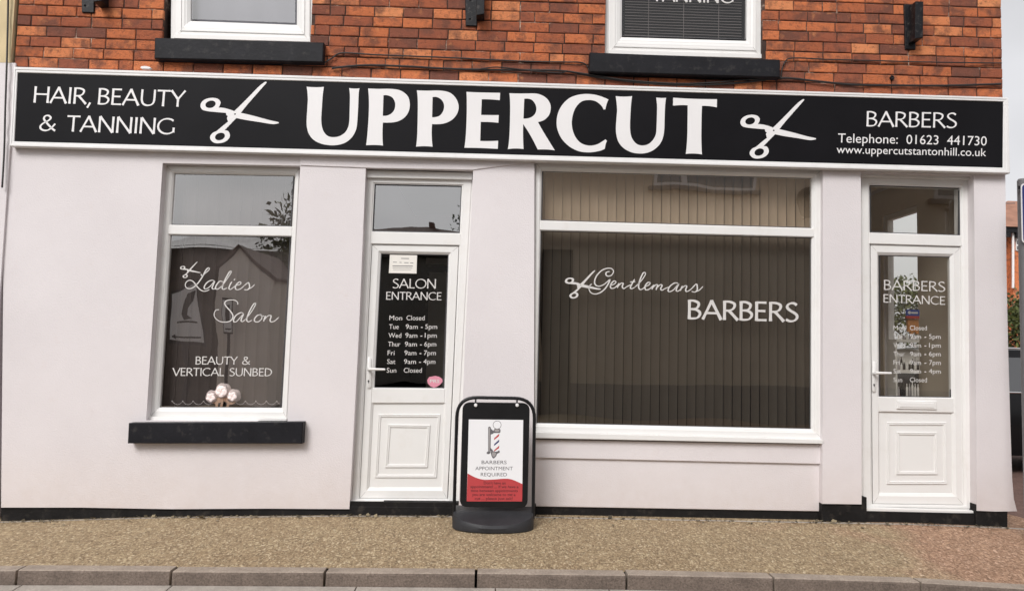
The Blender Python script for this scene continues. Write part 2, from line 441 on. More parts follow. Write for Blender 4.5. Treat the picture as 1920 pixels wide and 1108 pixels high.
mb = MB(); mb.box((-40, -9.2, FZ - .3), (40, -7.2, FZ)); structure(mb, 'far_pavement', MT['pave'])
mb = MB(); mb.face([(-400, -400, -.6), (400, -400, -.6), (400, 400, -.6), (-400, 400, -.6)]); structure(mb, 'ground', MT['earth'])
SX0 = 3.4
mb = MB(); zz = interp(BASE, 4.2) - .01
mb.face([(SX0, .02, zz), (40, .02, zz), (40, 60, zz + .2), (SX0, 60, zz + .2)]); structure(mb, 'side_street', MT['paver'])

# ------------------------------------------------------------------ the shop building
shop = thing('shop_building', (0, 1.5, 0), 'two storey corner shop, orange brick above pale pink painted render and white doors', 'building')
WALLT = .25
LW_OPEN = [(305, 306), (563, 311), (539, 790), (274, 788)]
RIGHT_EDGE = [(1885, 295), (1885, 325), (1887, 500), (1890, 640), (1895, 814), (1898, 900), (1901, 935), (1907, 958)]
outline = ([(9, 235)] + RIGHT_EDGE + [(1868, 958.5), (1832, 957), (1826, 329), (1614, 323), (1615.5, 945), (1580, 944.5), (1542, 944),
           (1543, 315), (1002, 304), (1001, 953), (930, 953), (860, 952), (872, 640), (887, 320), (686, 312), (672, 640), (655, 954), (500, 953), (320, 954), (150, 951), (2, 951)])
poly = [XZ(p, 0) for p in outline]; hole = [XZ(p, 0) for p in LW_OPEN]
mb = MB(); mb.prism(poly, 0, WALLT, [hole])
# under-sign band slightly proud of the wall
mb.slab([(563, 270), (1001, 280), (1001, 303.5), (887, 319), (700, 315.5), (563, 310.5)], -.009, .05, .003)
# stall riser below the big window: two steps
mb.slab([(1000, 824), (1545, 833), (1543, 870), (1000, 858)], .045, .15, .004)
mb.slab([(1000, 850), (1545, 862), (1543, 958.5), (1000, 949)], .066, .12, .004)
mb.build('rendered_wall', MT['render'], shop)
# plinth
mb = MB()
def plinth(px, Y):
    q = [W(p, Y) for p in px]
    mb.prism([(v.x, v.z) for v in q], Y, Y + .2)
plinth([(2, 935), (655, 940), (850, 942), (1005, 945), (1005, 1000), (2, 1010)], .016)
plinth([(985, 940), (1545, 950), (1545, 1010), (985, 1000)], .078)
plinth([(1541, 930), (1625, 932), (1625, 1010), (1541, 1010)], .012)
plinth([(1620, 959.5), (1833, 962), (1833, 1012), (1620, 1010)], .03)
plinth([(1830, 945), (1889, 945), (1889, 1015), (1830, 1015)], .008)
mb.build('plinth', MT['plinth'], shop)

# brick storey
BL, BR = W((31, 60), 0).x, W((1878, 60), 0).x
PITCHZ = .0835
z_line = W((33, 106.7), 0).z + .001
z_lo = W((960, 175), 0).z - .25; z_hi = 6.35
UP1 = [(326, -330), (585, -330), (582, 79.5), (325, 72)]
UP2 = [(1141, -330), (1431, -330), (1428.5, 110), (1140, 101)]
holes_w = []
for q in (UP1, UP2):
    v = [W(p, 0) for p in q]; holes_w.append((min(p.x for p in v), max(p.x for p in v), min(v[2].z, v[3].z), max(v[0].z, v[1].z)))
mb = MB()
k0 = int((z_lo - z_line)/PITCHZ) - 1
gap = .0085
def brick(x0, x1, z0, z1, r):
    d = .005; y = random.uniform(-.003, .003)
    j = lambda: random.uniform(-.0016, .0016)
    o = [(x0+j(), z0+j()), (x1+j(), z0+j()), (x1+j(), z1+j()), (x0+j(), z1+j())]
    i_ = [(o[0][0]+d, o[0][1]+d), (o[1][0]-d, o[1][1]+d), (o[2][0]-d, o[2][1]-d), (o[3][0]+d, o[3][1]-d)]
    fr = [(a, y + random.uniform(-.0015, .0015), b) for a, b in i_]; md = [(a, y + d*.7, b) for a, b in o]; bk = [(a, y + .03, b) for a, b in o]
    mb.face(fr, 0, r)
    for k in range(4):
        l = (k+1) % 4
        mb.face([fr[k], md[k], md[l], fr[l]], 0, r); mb.face([md[k], bk[k], bk[l], md[l]], 0, r)
row = k0
while True:
    z0 = z_line + row*PITCHZ + gap/2; z1 = z0 + PITCHZ - gap
    if z0 > z_hi: break
    x = BL - (.116 if row % 2 else 0) - random.uniform(0, .02)
    rowtone = random.uniform(-.06, .06)
    while x < BR:
        L_ = .232 if random.random() > .12 else .116
        L_ += random.uniform(-.004, .004)
        segs = [(x + gap/2, x + L_ - gap/2)]
        for hx0, hx1, hz0, hz1 in holes_w:
            if z1 > hz0 + .02 and z0 < hz1:
                ns = []
                for a, b in segs:
                    if b <= hx0 or a >= hx1: ns.append((a, b)); continue
                    if a < hx0: ns.append((a, hx0))
                    if b > hx1: ns.append((hx1, b))
                segs = ns
        rr = random.random()
        tone = min(.99, max(.01, (rr**.9)*.95 + rowtone + .02))
        for a, b in segs:
            a = max(a, BL); b = min(b, BR)
            if b - a > .025: brick(a, b, z0, z1, tone)
        x += L_
    row += 1
# mortar backing with the window openings
mb2 = MB()
hl = [[(a, c), (b, c), (b, d), (a, d)] for a, b, c, d in holes_w]
i0 = len(mb.v)
mb.prism([(BL, z_lo - .1), (BR, z_lo - .1), (BR, z_hi), (BL, z_hi)], .009, WALLT, hl, m=1)
mb.build('brick_wall', [MT['brick'], MT['mortar']], shop)
# side, back and roof of the building, floors
XL, XR = BL + .005, BR - .01
DEP = 7.0
zg = interp(BASE, 4.0) - .3
so = (1.06, 1.70, .55, W((1720, 384), 1.06).z)
TW = .10                    # window in the side wall: y0, y1, z0, z1
mb = MB()
mb.box((XR - TW, WALLT + .002, zg), (XR, so[0], z_hi)); mb.box((XR - TW, so[1], zg), (XR, DEP, z_hi))
mb.box((XR - TW, so[0], zg), (XR, so[1], so[2])); mb.box((XR - TW, so[0], so[3]), (XR, so[1], z_hi))
mb.box((XL, WALLT + .002, zg), (XL + .2, DEP, z_hi)); mb.box((XL + .2, DEP - .2, zg), (XR - TW, DEP, z_hi))
mb.build('side_wall', MT['render'], shop)
mb = MB(); hl_ = 1.6; ym = (DEP)/2
for a, b in ((-.25, ym), (DEP + .25, ym)):
    mb.idx([(XL, a, z_hi), (XR + .1, a, z_hi), (XR + .1, b, z_hi + hl_), (XL, b, z_hi + hl_), (XL, a, z_hi - .1), (XR + .1, a, z_hi - .1), (XR + .1, b, z_hi + hl_ - .1), (XL, b, z_hi + hl_ - .1)],
           [(0, 1, 2, 3), (4, 7, 6, 5), (0, 4, 5, 1), (1, 5, 6, 2), (3, 2, 6, 7), (0, 3, 7, 4)])
for x in (XL + .02, XR - .02):
    mb.face([(x, 0, z_hi), (x, DEP, z_hi), (x, ym, z_hi + hl_ - .11)])
mb.build('roof', MT['tile'], shop)
# rooms
P1, P2, P3 = W((664, 640), .3).x, W((985, 640), .3).x, W((1590, 640), .3).x
mb = MB()
CE = 2.98
mb.box((XL + .2, WALLT + .01, CE), (XR - .2, DEP - .2, CE + .2), 1)
for x in (P1, P2): mb.box((x, WALLT + .01, 0), (x + .08, 4.0, CE), 0)
mb.box((P3, WALLT + .01, 0), (P3 + .06, 2.6, CE), 1)
mb.box((XL + .2, 4.0, 0), (P3, 4.1, CE), 0); mb.box((P3, 2.6, 0), (XR - .2, 2.7, CE), 1)
mb.box((XR - TW - .013, WALLT + .01, 0), (XR - TW - .001, so[0] - .001, CE), 1); mb.box((XR - TW - .013, so[1] + .001, 0), (XR - TW - .001, 2.6, CE), 1)
mb.box((XR - TW - .013, so[0], so[3]), (XR - TW - .001, so[1], CE), 1); mb.box((XR - TW - .013, so[0], 0), (XR - TW - .001, so[1], so[2]), 1)
a = W((797, 760), 1.6); b = W((850, 512), 1.6); mb.box((a.x, 1.6, .06), (b.x, 1.64, b.z), 1)  # added panel and shelf, standing in for pale reflections in the salon pane
a = W((800, 497), 1.6); b = W((850, 487), 1.6); mb.box((a.x, 1.5, a.z), (b.x, 1.64, b.z), 1)
mb.build('room_lining', [MT['dark_room'], MT['beige_room']], shop)
mb = MB(); mb.box((XL + .2, WALLT + .01, -.1), (XR - .2, DEP - .2, .06)); mb.build('shop_floor', MT['floor'], shop)
# side window frame
mb = MB()
for a, b in (((so[0], so[2]), (so[0] + .05, so[3])), ((so[1] - .05, so[2]), (so[1], so[3]))):
    mb.box((XR - .085, a[0], a[1]), (XR - .03, b[0], b[1]))
mb.box((XR - .085, so[0] + .05, so[2]), (XR - .03, so[1] - .05, so[2] + .05)); mb.box((XR - .085, so[0] + .05, so[3] - .05), (XR - .03, so[1] - .05, so[3]))
sw = mb.build('side_window', MT['upvc'], shop)
mb = MB(); mb.face([(XR - .055, so[0] + .05, so[2] + .05), (XR - .055, so[1] - .05, so[2] + .05), (XR - .055, so[1] - .05, so[3] - .05), (XR - .055, so[0] + .05, so[3] - .05)])
mb.build('pane', MT['glass_clear'], sw)

# --- frames
FRAME = [((0, .05), .02), ((0, .05), .012), ((0, 0), .010), ((0, 0), .002), (.06, 0), (.60, 0), (.74, .006), (.78, .006), (.97, .020), (1, .026), (1, .06)]
BEADP = [(0, 0.0), (1, 0.0), (1, .03)]
def shrink(q, k):
    cx = sum(p[0] for p in q)/4; cy = sum(p[1] for p in q)/4
    out = []
    for x, y in q: out.append((x + (k if x < cx else -k), y + (k if y < cy else -k)))
    return out
def pane_quad(q, Y, name, m, parent):
    mb = MB(); mb.face([W(p, Y) for p in q][::-1]); return mb.build(name, m, parent)
def gasket(mb, q, Y, m=1):
    mb.ring(q, shrink(q, 1.6), Y, [(0, 0), (1, 0.002), (1, .02)], m)
def frame_two(name, outer, top, bot, Y, parent, mt_, mb_, sill=None):
    """a frame with a fanlight over a lower light and a bar between"""
    mb = MB()
    inner = [top[0], top[1], bot[2], bot[3]]
    mb.ring(outer, inner, Y, FRAME); mb.mitre(outer, inner, Y - .0006)
    bar = [top[3], top[2], bot[1], bot[0]]
    b0 = [(bar[0][0]-3, bar[0][1]), (bar[1][0]+3, bar[1][1]), (bar[2][0]+3, bar[2][1]), (bar[3][0]-3, bar[3][1])]
    mb.slab(b0, Y + .004, .05, .007)
    for q in (top, bot): gasket(mb, q, Y + .026)
    o = mb.build(name, [MT['upvc'], MT['bead'], MT['weld']], parent)
    if top: pane_quad([(x, y) for x, y in top], Y + .034, 'upper_pane', mt_, o)
    if bot: pane_quad(bot, Y + .034, 'lower_pane', mb_, o)
    return o

# left window
LY = .075
LT = [(325, 325), (551.5, 329), (545.5, 425), (319, 421.5)]
LB = [(317, 440), (545, 443.5), (527, 765), (297, 764)]
lw = frame_two('window', [(311.5, 311), (561, 315.5), (537, 783), (282, 780)], LT, LB, LY, shop, MT['glass_left'], MT['glass_left'])
lw['label'] = 'tall narrow window lettered for the ladies salon'
mb = MB(); mb.slab([(277, 780.5), (538, 783.5), (537, 790), (274, 788.5)], .05, .08, .003); mb.build('frame_foot', MT['upvc'], lw)
mb = MB(); mb.slab([(241, 793), (568, 791), (566, 831.5), (239, 831)], -.085, .2, .006)
mb.build('sill', MT['blackpaint'], lw)
# big window
BY = .045
BT = [(1017, 320), (1524, 333), (1523, 428), (1015, 413.5)]
BB = [(1014, 432), (1525, 445), (1523, 804.5), (1006, 793.5)]
bw = frame_two('window', [(1005, 306), (1541, 319), (1543, 823.5), (1002, 808.5)], BT, BB, BY, shop, MT['glass_fan'], MT['glass_tint'])
bw['label'] = 'wide shop window lettered for the barbers'
mb = MB(); mb.slab([(999, 809.5), (1545, 824), (1545, 832), (998, 821)], .0, .1, .003); mb.build('sill', MT['upvc'], bw)
# upper windows
def upper(outer, pane, sill, gm, lab, deep=False):
    Y = .05
    mb = MB(); mb.ring(outer, pane, Y, FRAME); mb.mitre(outer, pane, Y - .0078)
    # opening sash line and foot
    a = [tuple(o_*.62 + p_*.38 for o_, p_ in zip(o, p)) for o, p in zip(outer, pane)]
    mb.ring(a, [tuple(o_*.54 + p_*.46 for o_, p_ in zip(o, p)) for o, p in zip(outer, pane)], Y, [(0, .0), (0, -.007), (1, -.007), (1, 0)])
    gasket(mb, pane, Y + .026)
    o = mb.build('window', [MT['upvc'], MT['bead'], MT['weld']], shop); o['label'] = lab
    pane_quad(pane, Y + .034, 'pane', gm, o)
    mb = MB(); mb.slab([(outer[3][0]-1, outer[3][1]-7.5), (outer[2][0]+1, outer[2][1]-7.5), (outer[2][0]+1, outer[2][1]+1), (outer[3][0]-1, outer[3][1]+1)], .03, .06, .003); mb.build('frame_foot', MT['upvc'], o)
    mb = MB(); mb.slab(sill, -.075, .2, .006); mb.build('sill', MT['blackpaint'], o)
    return o
u1 = upper([(328, -328), (584, -328), (581, 78.5), (327, 71.5)], [(358, -290), (557, -288), (555, 45), (356, 37.5)],
           [(290, 71), (607, 80), (605, 117), (289, 110)], MT['glass_up'], 'upstairs window with a plain grey pane')
u2 = upper([(1143, -328), (1430, -328), (1427.5, 109), (1141.5, 101)], [(1169, -290), (1404, -288), (1401, 75), (1167, 68)],
           [(1106, 98.5), (1463, 112), (1463, 145.5), (1105, 135)], MT['glass_low'], 'upstairs window with a dark slatted blind', True)

# --- doors
DY = .085
def door(outer, top, leaf, pane, panel, m1, m2, thr, handle, gm_top, gm, lab, head=None):
    fr = MB()
    lt = [leaf[0], leaf[1], leaf[2], leaf[3]]
    inner = [top[0], top[1], lt[2], lt[3]]
    fr.ring(outer, inner, DY, [((0, .05), .03), ((0, .05), .008), ((0, 0), .008), ((0, 0), .001), (.08, 0), (.80, 0), (.90, .008), (1, .010), (1, .09)])
    bar = [(top[3][0]-2, top[3][1]), (top[2][0]+2, top[2][1]), (leaf[1][0]+2, leaf[1][1]), (leaf[0][0]-2, leaf[0][1])]
    fr.slab(bar, DY + .003, .08, .006)
    gasket(fr, top, DY + .012)
    if head: fr.slab(head, DY - .03, .08, .003)
    f = fr.build('door_frame', [MT['upvc'], MT['bead'], MT['weld']], shop)
    pane_quad(top, DY + .03, 'fanlight_pane', gm_top, f)
    mb = MB(); mb.slab(thr, DY - .045, .12, .004); mb.build('threshold', MT['upvc'], f)
    # leaf: stiles and rails as one board with openings
    Y = DY + .018
    lf = MB()
    q = shrink(leaf, 1.3)
    lf.ring(q, [pane[0], pane[1], panel[2], panel[3]], Y, [(0, .06), (0, .003), (.05, 0), (.72, 0), (.78, .004), (.96, .014), (1, .018), (1, .05)])
    lf.mitre(q, [pane[0], pane[1], panel[2], panel[3]], Y - .0006)
    mid = [(pane[3][0]-3, pane[3][1]), (pane[2][0]+3, pane[2][1]), (panel[1][0]+3, panel[1][1]), (panel[0][0]-3, panel[0][1])]
    lf.slab(mid, Y + .003, .05, .006)
    lf.face([W(p, Y + .0195) for p in shrink(panel, -5)][::-1])
    for mq in (m1, m2):
        lf.ring(mq, shrink(mq, 6.0), Y + .02, [(0, 0), (.12, -.010), (.35, -.010), (.5, -.005), (.62, -.009), (.85, -.008), (1, 0)])
    gasket(lf, pane, Y + .018)
    d = lf.build('door', [MT['upvc'], MT['bead'], MT['weld']], shop); d['label'] = lab
    pane_quad(pane, Y + .024, 'pane', gm, d)
    hx, hy0, hy1, ly, lx1 = handle
    hb = MB()
    hb.slab([(hx-4, hy0+3), (hx-2, hy0), (hx+2, hy0), (hx+4, hy0+3), (hx+3.6, hy1-3), (hx+1.5, hy1), (hx-2.5, hy1), (hx-4.4, hy1-3)], Y - .012, .014, .003)
    a = W((hx-1, ly), Y - .05); b = W((lx1, ly + .6), Y - .052)
    hb.tube([W((hx-1, ly), Y - .01), W((hx-1, ly), Y - .035), a + Vector((.006, -.004, 0)), a.lerp(b, .5), b], [.011, .011, .0115, .0105, .009], 10)
    kq = W((hx - 1, hy1 - 14), Y - .0125)
    hb.lathe([(.0001, -.002), (.006, -.002), (.007, 0)], kq, 12, 'y', 1); hb.box((kq.x - .003, kq.y - .002, kq.z - .016), (kq.x + .003, kq.y + .001, kq.z), 1)
    hb.build('handle', [MT['upvc'], MT['bead'], MT['weld']], d, smooth=True)
    return d, f, Y
sd_, sf_, SY = door([(688, 333), (884, 337), (851, 944), (660, 941)], [(702, 344.5), (866, 348), (862, 437.5), (698, 434)],
    [(696.5, 457.5), (861.5, 460.5), (840, 936), (673, 935)], [(714, 475), (841, 477.5), (831.5, 728), (701, 727)], [(699, 756), (832, 756), (827, 914), (692, 914)],
    [(709, 776), (826, 776), (819, 895), (703, 895)], [(727, 795), (807, 796), (802, 876), (722, 876)],
    [(655, 938.5), (850, 941.5), (850, 950), (655, 948)], (692, 670, 728, 692, 722), MT['glass_sky'], MT['glass_dark'], 'salon door with a white notice in its dark pane',
    head=[(687, 319), (886, 324), (885, 337), (687, 333)])
bd_, bf_, _ = door([(1616, 331), (1825, 337), (1830, 953), (1619, 949)], [(1631, 346.5), (1801, 352), (1800, 441.5), (1632, 436)],
    [(1631.5, 457.5), (1803.5, 462.5), (1808.5, 947.5), (1636, 945)], [(1649, 478), (1783, 481), (1785, 745.5), (1649, 743.5)], [(1651, 772), (1787, 774), (1788, 925), (1651, 924)],
    [(1662, 791), (1774, 791), (1775, 907), (1662, 907)], [(1680, 809), (1757, 810), (1757, 889), (1680, 889)],
    [(1621, 951), (1833, 957.5), (1833, 963), (1621, 958)], (1640, 678, 735, 699, 1671), MT['glass_door'], MT['glass_door'], 'barbers door with a letter box below its clear pane',
    head=[(1615, 322), (1827, 328.5), (1827, 337), (1615, 331.5)])
mb = MB(); mb.slab([(1682, 750.5), (1757, 752), (1757, 768), (1682, 766.5)], SY - .008, .02, .004); mb.slab([(1687, 754), (1752, 755.5), (1752, 764.5), (1687, 763)], SY - .012, .01, .002)
mb.build('letter_box', MT['upvc'], bd_)
mb = MB(); mb.slab([(655, 949), (856, 951), (856, 985), (655, 985)], .01, .1, .004); mb.build('door_step', MT['plinth'], shop)

# ------------------------------------------------------------------ lettering
def catmull(P, n=6, closed=False):
    """P: (x, y[, 'c']) - 'c' marks a sharp corner"""
    m = len(P); out = []
    for i in range(m if closed else m - 1):
        p1, p2 = P[i], P[(i+1) % m]
        c1 = len(p1) > 2; c2 = len(p2) > 2
        p0 = P[i-1] if (closed or i > 0) else p1
        p3 = P[(i+2) % m] if (closed or i + 2 < m) else p2
        t1 = (0, 0) if False else ((p2[0]-p0[0])*.5, (p2[1]-p0[1])*.5)
        t2 = ((p3[0]-p1[0])*.5, (p3[1]-p1[1])*.5)
        d = (p2[0]-p1[0], p2[1]-p1[1]); L_ = math.hypot(*d) or 1
        def lim(t): 
            l = math.hypot(*t); return t if l <= L_*1.3 else (t[0]*L_*1.3/l, t[1]*L_*1.3/l)
        t1 = lim(t1); t2 = lim(t2)
        if c1: t1 = d if c2 else (2*d[0]-t2[0], 2*d[1]-t2[1])
        if c2 and not c1: t2 = (2*d[0]-t1[0], 2*d[1]-t1[1])
        if c1: t1 = lim(t1)
        if c2: t2 = lim(t2)
        if c1 and c2: out.append(p1[:2]); continue
        for k in range(n):
            s = k/n; s2 = s*s; s3 = s2*s
            h = (2*s3-3*s2+1, s3-2*s2+s, -2*s3+3*s2, s3-s2)
            out.append((h[0]*p1[0]+h[1]*t1[0]+h[2]*p2[0]+h[3]*t2[0], h[0]*p1[1]+h[1]*t1[1]+h[2]*p2[1]+h[3]*t2[1]))
    if not closed: out.append(P[-1][:2])
    return out
def ribbon(mb, pts, width, Y, k=0, m=0, lift=.00025):
    """a flat pen stroke; pts and width() in photo pixels"""
    n = len(pts); Lf, Rt = [], []
    for i, p in enumerate(pts):
        a = pts[max(0, i-1)]; b = pts[min(n-1, i+1)]
        d = (b[0]-a[0], b[1]-a[1]); l = math.hypot(*d) or 1
        nx, ny = -d[1]/l, d[0]/l
        hw = width(i, n, d[0]/l, d[1]/l)/2
        Lf.append((p[0]+nx*hw, p[1]+ny*hw)); Rt.append((p[0]-nx*hw, p[1]-ny*hw))
    y = Y - k*lift
    V = [W(p, y) for p in Lf] + [W(p, y) for p in Rt]
    F = [(i, i+1, n+i+1, n+i) for i in range(n-1)]
    # face the street
    a, b, c = V[F[0][0]], V[F[0][1]], V[F[0][2]]
    if (b-a).cross(c-a).y > 0: F = [f[::-1] for f in F]
    mb.idx(V, F, m)
# an inscriptional roman alphabet drawn as pen strokes (x, y in cap heights)
def C(*p): return ('c', p)
def S(*p): return ('s', p)
ARC = {}
def oval(cx, cy, rx, ry, a0, a1, n=16):
    return ('s2', [(cx + rx*math.cos(R(a0 + (a1-a0)*i/n)), cy + ry*math.sin(R(a0 + (a1-a0)*i/n))) for i in range(n+1)])
GL = {
 'A': (.76, [S((.02, 0), (.37, 1)), S((.35, 1), (.73, 0)), S((.14, .34), (.60, .34))]),
 'B': (.60, [S((.10, 0), (.10, 1)), C((.10, .96), (.28, .955), (.43, .87), (.46, .75), (.40, .60), (.27, .53), (.10, .52)), C((.22, .525), (.38, .49), (.50, .37), (.50, .22), (.41, .08), (.27, .04), (.10, .04))]),
 'C': (.80, [oval(.46, .5, .40, .47, 48, 312)]),
 'D': (.78, [S((.10, 0), (.10, 1)), C((.10, .96), (.32, .94), (.56, .80), (.66, .52), (.58, .22), (.36, .06), (.10, .04))]),
 'E': (.54, [S((.10, 0), (.10, 1)), S((.10, .955), (.48, .955)), S((.10, .52), (.44, .52)), S((.10, .045), (.49, .045))]),
 'G': (.84, [oval(.46, .5, .40, .47, 48, 322), S((.76, .42), (.76, .12))]),
 'H': (.78, [S((.10, 0), (.10, 1)), S((.68, 0), (.68, 1)), S((.10, .53), (.68, .53))]),
 'I': (.24, [S((.12, 0), (.12, 1))]),
 'L': (.50, [S((.10, 0), (.10, 1)), S((.10, .045), (.47, .045))]),
 'M': (.94, [S((.12, 0), (.14, 1)), S((.14, .98), (.47, .08)), S((.47, .08), (.80, .98)), S((.80, 1), (.83, 0))]),
 'N': (.80, [S((.10, 0), (.10, 1)), S((.10, 1), (.69, 0)), S((.69, 0), (.69, 1))]),
 'O': (.90, [oval(.45, .5, .40, .47, 90, 450, 26)]),
 'P': (.58, [S((.10, 0), (.10, 1)), C((.10, .96), (.30, .95), (.46, .86), (.49, .73), (.42, .56), (.27, .48), (.10, .47))]),
 'Q': (.90, [oval(.45, .5, .40, .47, 90, 450, 26), S((.5, .15), (.8, -.15))]),
 'R': (.64, [S((.10, 0), (.10, 1)), C((.10, .96), (.30, .95), (.46, .87), (.49, .74), (.42, .58), (.28, .50), (.10, .49)), S((.27, .50), (.62, 0))]),
 'S': (.56, [C((.47, .87), (.36, .96), (.22, .95), (.12, .85), (.11, .72), (.22, .58), (.38, .46), (.48, .33), (.47, .17), (.36, .05), (.20, .03), (.06, .11))]),
 'T': (.62, [S((.31, 0), (.31, 1)), S((.02, .955), (.60, .955))]),
 'U': (.76, [C((.10, 1), (.10, .40), (.16, .16), (.28, .05), (.40, .03), (.54, .08), (.63, .20), (.66, .42), (.66, 1))]),
 'V': (.72, [S((.03, 1), (.37, 0)), S((.36, 0), (.70, 1))]),
 'Y': (.66, [S((.02, 1), (.34, .46)), S((.64, 1), (.34, .46)), S((.34, .48), (.34, 0))]),
 ',': (.24, [S((.17, .10), (.05, -.22))]),
 '&': (.80, [C((.74, .02), (.56, .20), (.26, .62), (.20, .78), (.26, .93), (.40, .95), (.50, .82), (.42, .66), (.20, .48), (.08, .30), (.10, .13), (.24, .03), (.42, .05), (.58, .22), (.72, .46))]),
 ' ': (.34, []),
}
def caps(mb, text, p0, p1, h, lean, Y, T=.135, t=.07, space=.34, m=0):
    adv = [space if ch == ' ' else GL[ch][0] for ch in text]; tot = sum(adv)
    ux, uy = (p1[0]-p0[0])/tot, (p1[1]-p0[1])/tot
    x = 0; k = 0
    for ch, a in zip(text, adv):
        for kind, P in GL[ch][1]:
            if kind == 'c': P = catmull([tuple(p) for p in P], 6)
            elif kind == 's': P = [(P[0][0] + (P[1][0]-P[0][0])*i/4, P[0][1] + (P[1][1]-P[0][1])*i/4) for i in range(5)]
            pts = [(p0[0] + (x+u)*ux + v*h*lean, p0[1] + (x+u)*uy - v*h) for u, v in P]
            st = kind == 's'
            def wd(i, n, dx, dy, st=st):
                s = abs(dx*math.sin(R(20)) - (-dy)*math.cos(R(20)))     # broad nib held at 20 degrees
                e = abs(i/(n-1) - .5)*2 if n > 1 else 0
                return h*(t + (T-t)*s)*(1 + (.18*e*e if st else 0))
            ribbon(mb, pts, wd, Y, k % 5, m); k += 1
        x += a
def text_mesh(text, bold=False):
    cu = bpy.data.curves.new('t', 'FONT'); cu.body = text; cu.size = 1.0; cu.resolution_u = 3
    if bold: cu.offset = .018
    o = bpy.data.objects.new('t', cu); COL.objects.link(o)
    dg = bpy.context.evaluated_depsgraph_get(); dg.update()
    me = bpy.data.meshes.new_from_object(o.evaluated_get(dg))
    V = [tuple(v.co) for v in me.vertices]; F = [tuple(p.vertices) for p in me.polygons]
    bpy.data.objects.remove(o); bpy.data.curves.remove(cu); bpy.data.meshes.remove(me)
    return V, F
def plain(mb, text, p0, p1, h, lean, Y, m=0, bold=False):
    """small sans lettering: p0-p1 baseline ends, h capital height"""
    V, F = text_mesh(text, bold)
    x0 = min(v[0] for v in V); x1 = max(v[0] for v in V); cap = .70
    ux, uy = (p1[0]-p0[0])/(x1-x0), (p1[1]-p0[1])/(x1-x0)
    P = [W((p0[0] + (v[0]-x0)*ux + v[1]/cap*h*lean, p0[1] + (v[0]-x0)*uy - v[1]/cap*h), Y) for v in V]
    mb.idx(P, F, m)
SGY = -.058                                     # face of the sign board
def zoomed(P, o, s): return [((p[0]/s + o[0], p[1]/s + o[1]) + tuple(p[2:])) for p in P]
c = 'c'
UPPER = [
 ((560, 150), [(118,103,c),(245,112),(374,106,c),(358,220),(345,400),(335,600),(350,715),(385,790),(440,838),(520,852),(610,835),(690,780),(735,700),(752,600),(758,400),(760,230),(748,125,c),(825,132),(903,128,c),(890,220),(883,400),(868,640),(850,740),(800,840),(720,915),(620,958),(490,972),(340,950),(220,890),(150,800),(122,700),(118,600),(130,400),(135,260)], None),
 ((560, 150), [(1030,130,c),(1180,136),(1350,135),(1480,150),(1570,195),(1630,265),(1650,370),(1632,470),(1580,550),(1500,605),(1400,632),(1250,635,c),(1243,800),(1250,975,c),(1120,967),(1000,972,c),(1022,780),(1040,500),(1042,300)], [(1258,232,c),(1320,232),(1385,260),(1425,320),(1432,390),(1415,455),(1370,505),(1310,532),(1248,535,c)]),
 ((770, 150), [(92,158,c),(250,163),(400,160),(520,172),(610,210),(680,290),(712,390),(695,490),(640,570),(560,625),(460,655),(318,658,c),(312,820),(325,993,c),(200,985),(80,992,c),(98,800),(105,500),(105,300)], [(325,258,c),(390,258),(450,290),(485,340),(496,400),(480,470),(440,525),(390,550),(318,558,c)]),
 ((770, 150), [(828,180,c),(1000,188),(1328,195,c),(1322,303,c),(1180,292),(1055,290,c),(1045,522,c),(1180,525),(1307,525,c),(1302,638,c),(1180,628),(1040,625,c),(1032,908,c),(1160,910),(1298,905,c),(1293,1025,c),(1050,1013),(797,1008,c),(820,800),(832,500),(832,300)], None),
 ((940, 160), [(120,122,c),(300,126),(500,125),(600,150),(680,205),(725,280),(733,350),(715,430),(670,490),(620,525),(543,548,c),(640,720),(795,968,c),(680,955),(540,955,c),(440,760),(325,578,c),(322,760),(330,948,c),(210,940),(97,950,c),(120,750),(130,450),(130,250)], [(340,205,c),(400,203),(460,225),(505,285),(520,350),(508,410),(470,460),(410,490),(328,498,c)]),
 ((940, 160), [(1590,215,c),(1560,290),(1545,360,c),(1515,362,c),(1480,300),(1400,240),(1300,222),(1200,240),(1120,310),(1070,410),(1045,550),(1065,690),(1120,800),(1200,870),(1310,898),(1420,880),(1500,835),(1545,805,c),(1568,830,c),(1550,870),(1535,945,c),(1440,980),(1300,997),(1150,980),(1010,910),(900,800),(840,680),(820,560),(840,420),(900,300),(1000,200),(1120,150),(1260,132),(1420,150)], None),
 ((1140, 160), [(115,165,c),(235,172),(358,165,c),(342,290),(330,500),(328,650),(345,760),(390,840),(450,885),(520,895),(600,875),(670,810),(710,730),(720,640),(728,400),(728,300),(715,185,c),(790,192),(862,190,c),(848,300),(840,500),(835,650),(820,760),(780,860),(700,945),(600,998),(490,1015),(360,1000),(240,940),(160,850),(125,740),(118,620),(130,450),(135,350)], None),
 ((1140, 160), [(968,188,c),(1290,205),(1618,210,c),(1615,330,c),(1500,312),(1395,308,c),(1388,500),(1385,800),(1395,1028,c),(1275,1015),(1155,1020,c),(1175,800),(1182,500),(1183,300,c),(1080,298),(965,305,c)], None),
]
SCISSOR = [(1093,74),(1106,90),(940,280,),(800,440),(695,572,c),(900,620),(1150,688),(1295,720),(1300,738),(1200,752),(1000,720),(800,690),(625,655,c),(560,720),(430,855,c),(490,862),(520,920),(505,980),(440,1035),(340,1058),(260,1045),(210,995),(208,940),(250,890),(310,860),(400,785),(492,712,c),(475,655),(490,630,c),(465,608,c),(455,572,c),(300,560),(160,545),(80,520),(50,465),(70,400),(140,350),(240,332),(330,350),(370,400),(360,450),(335,488,c),(450,500),(590,545,c),(760,380),(960,175),(1040,105)]
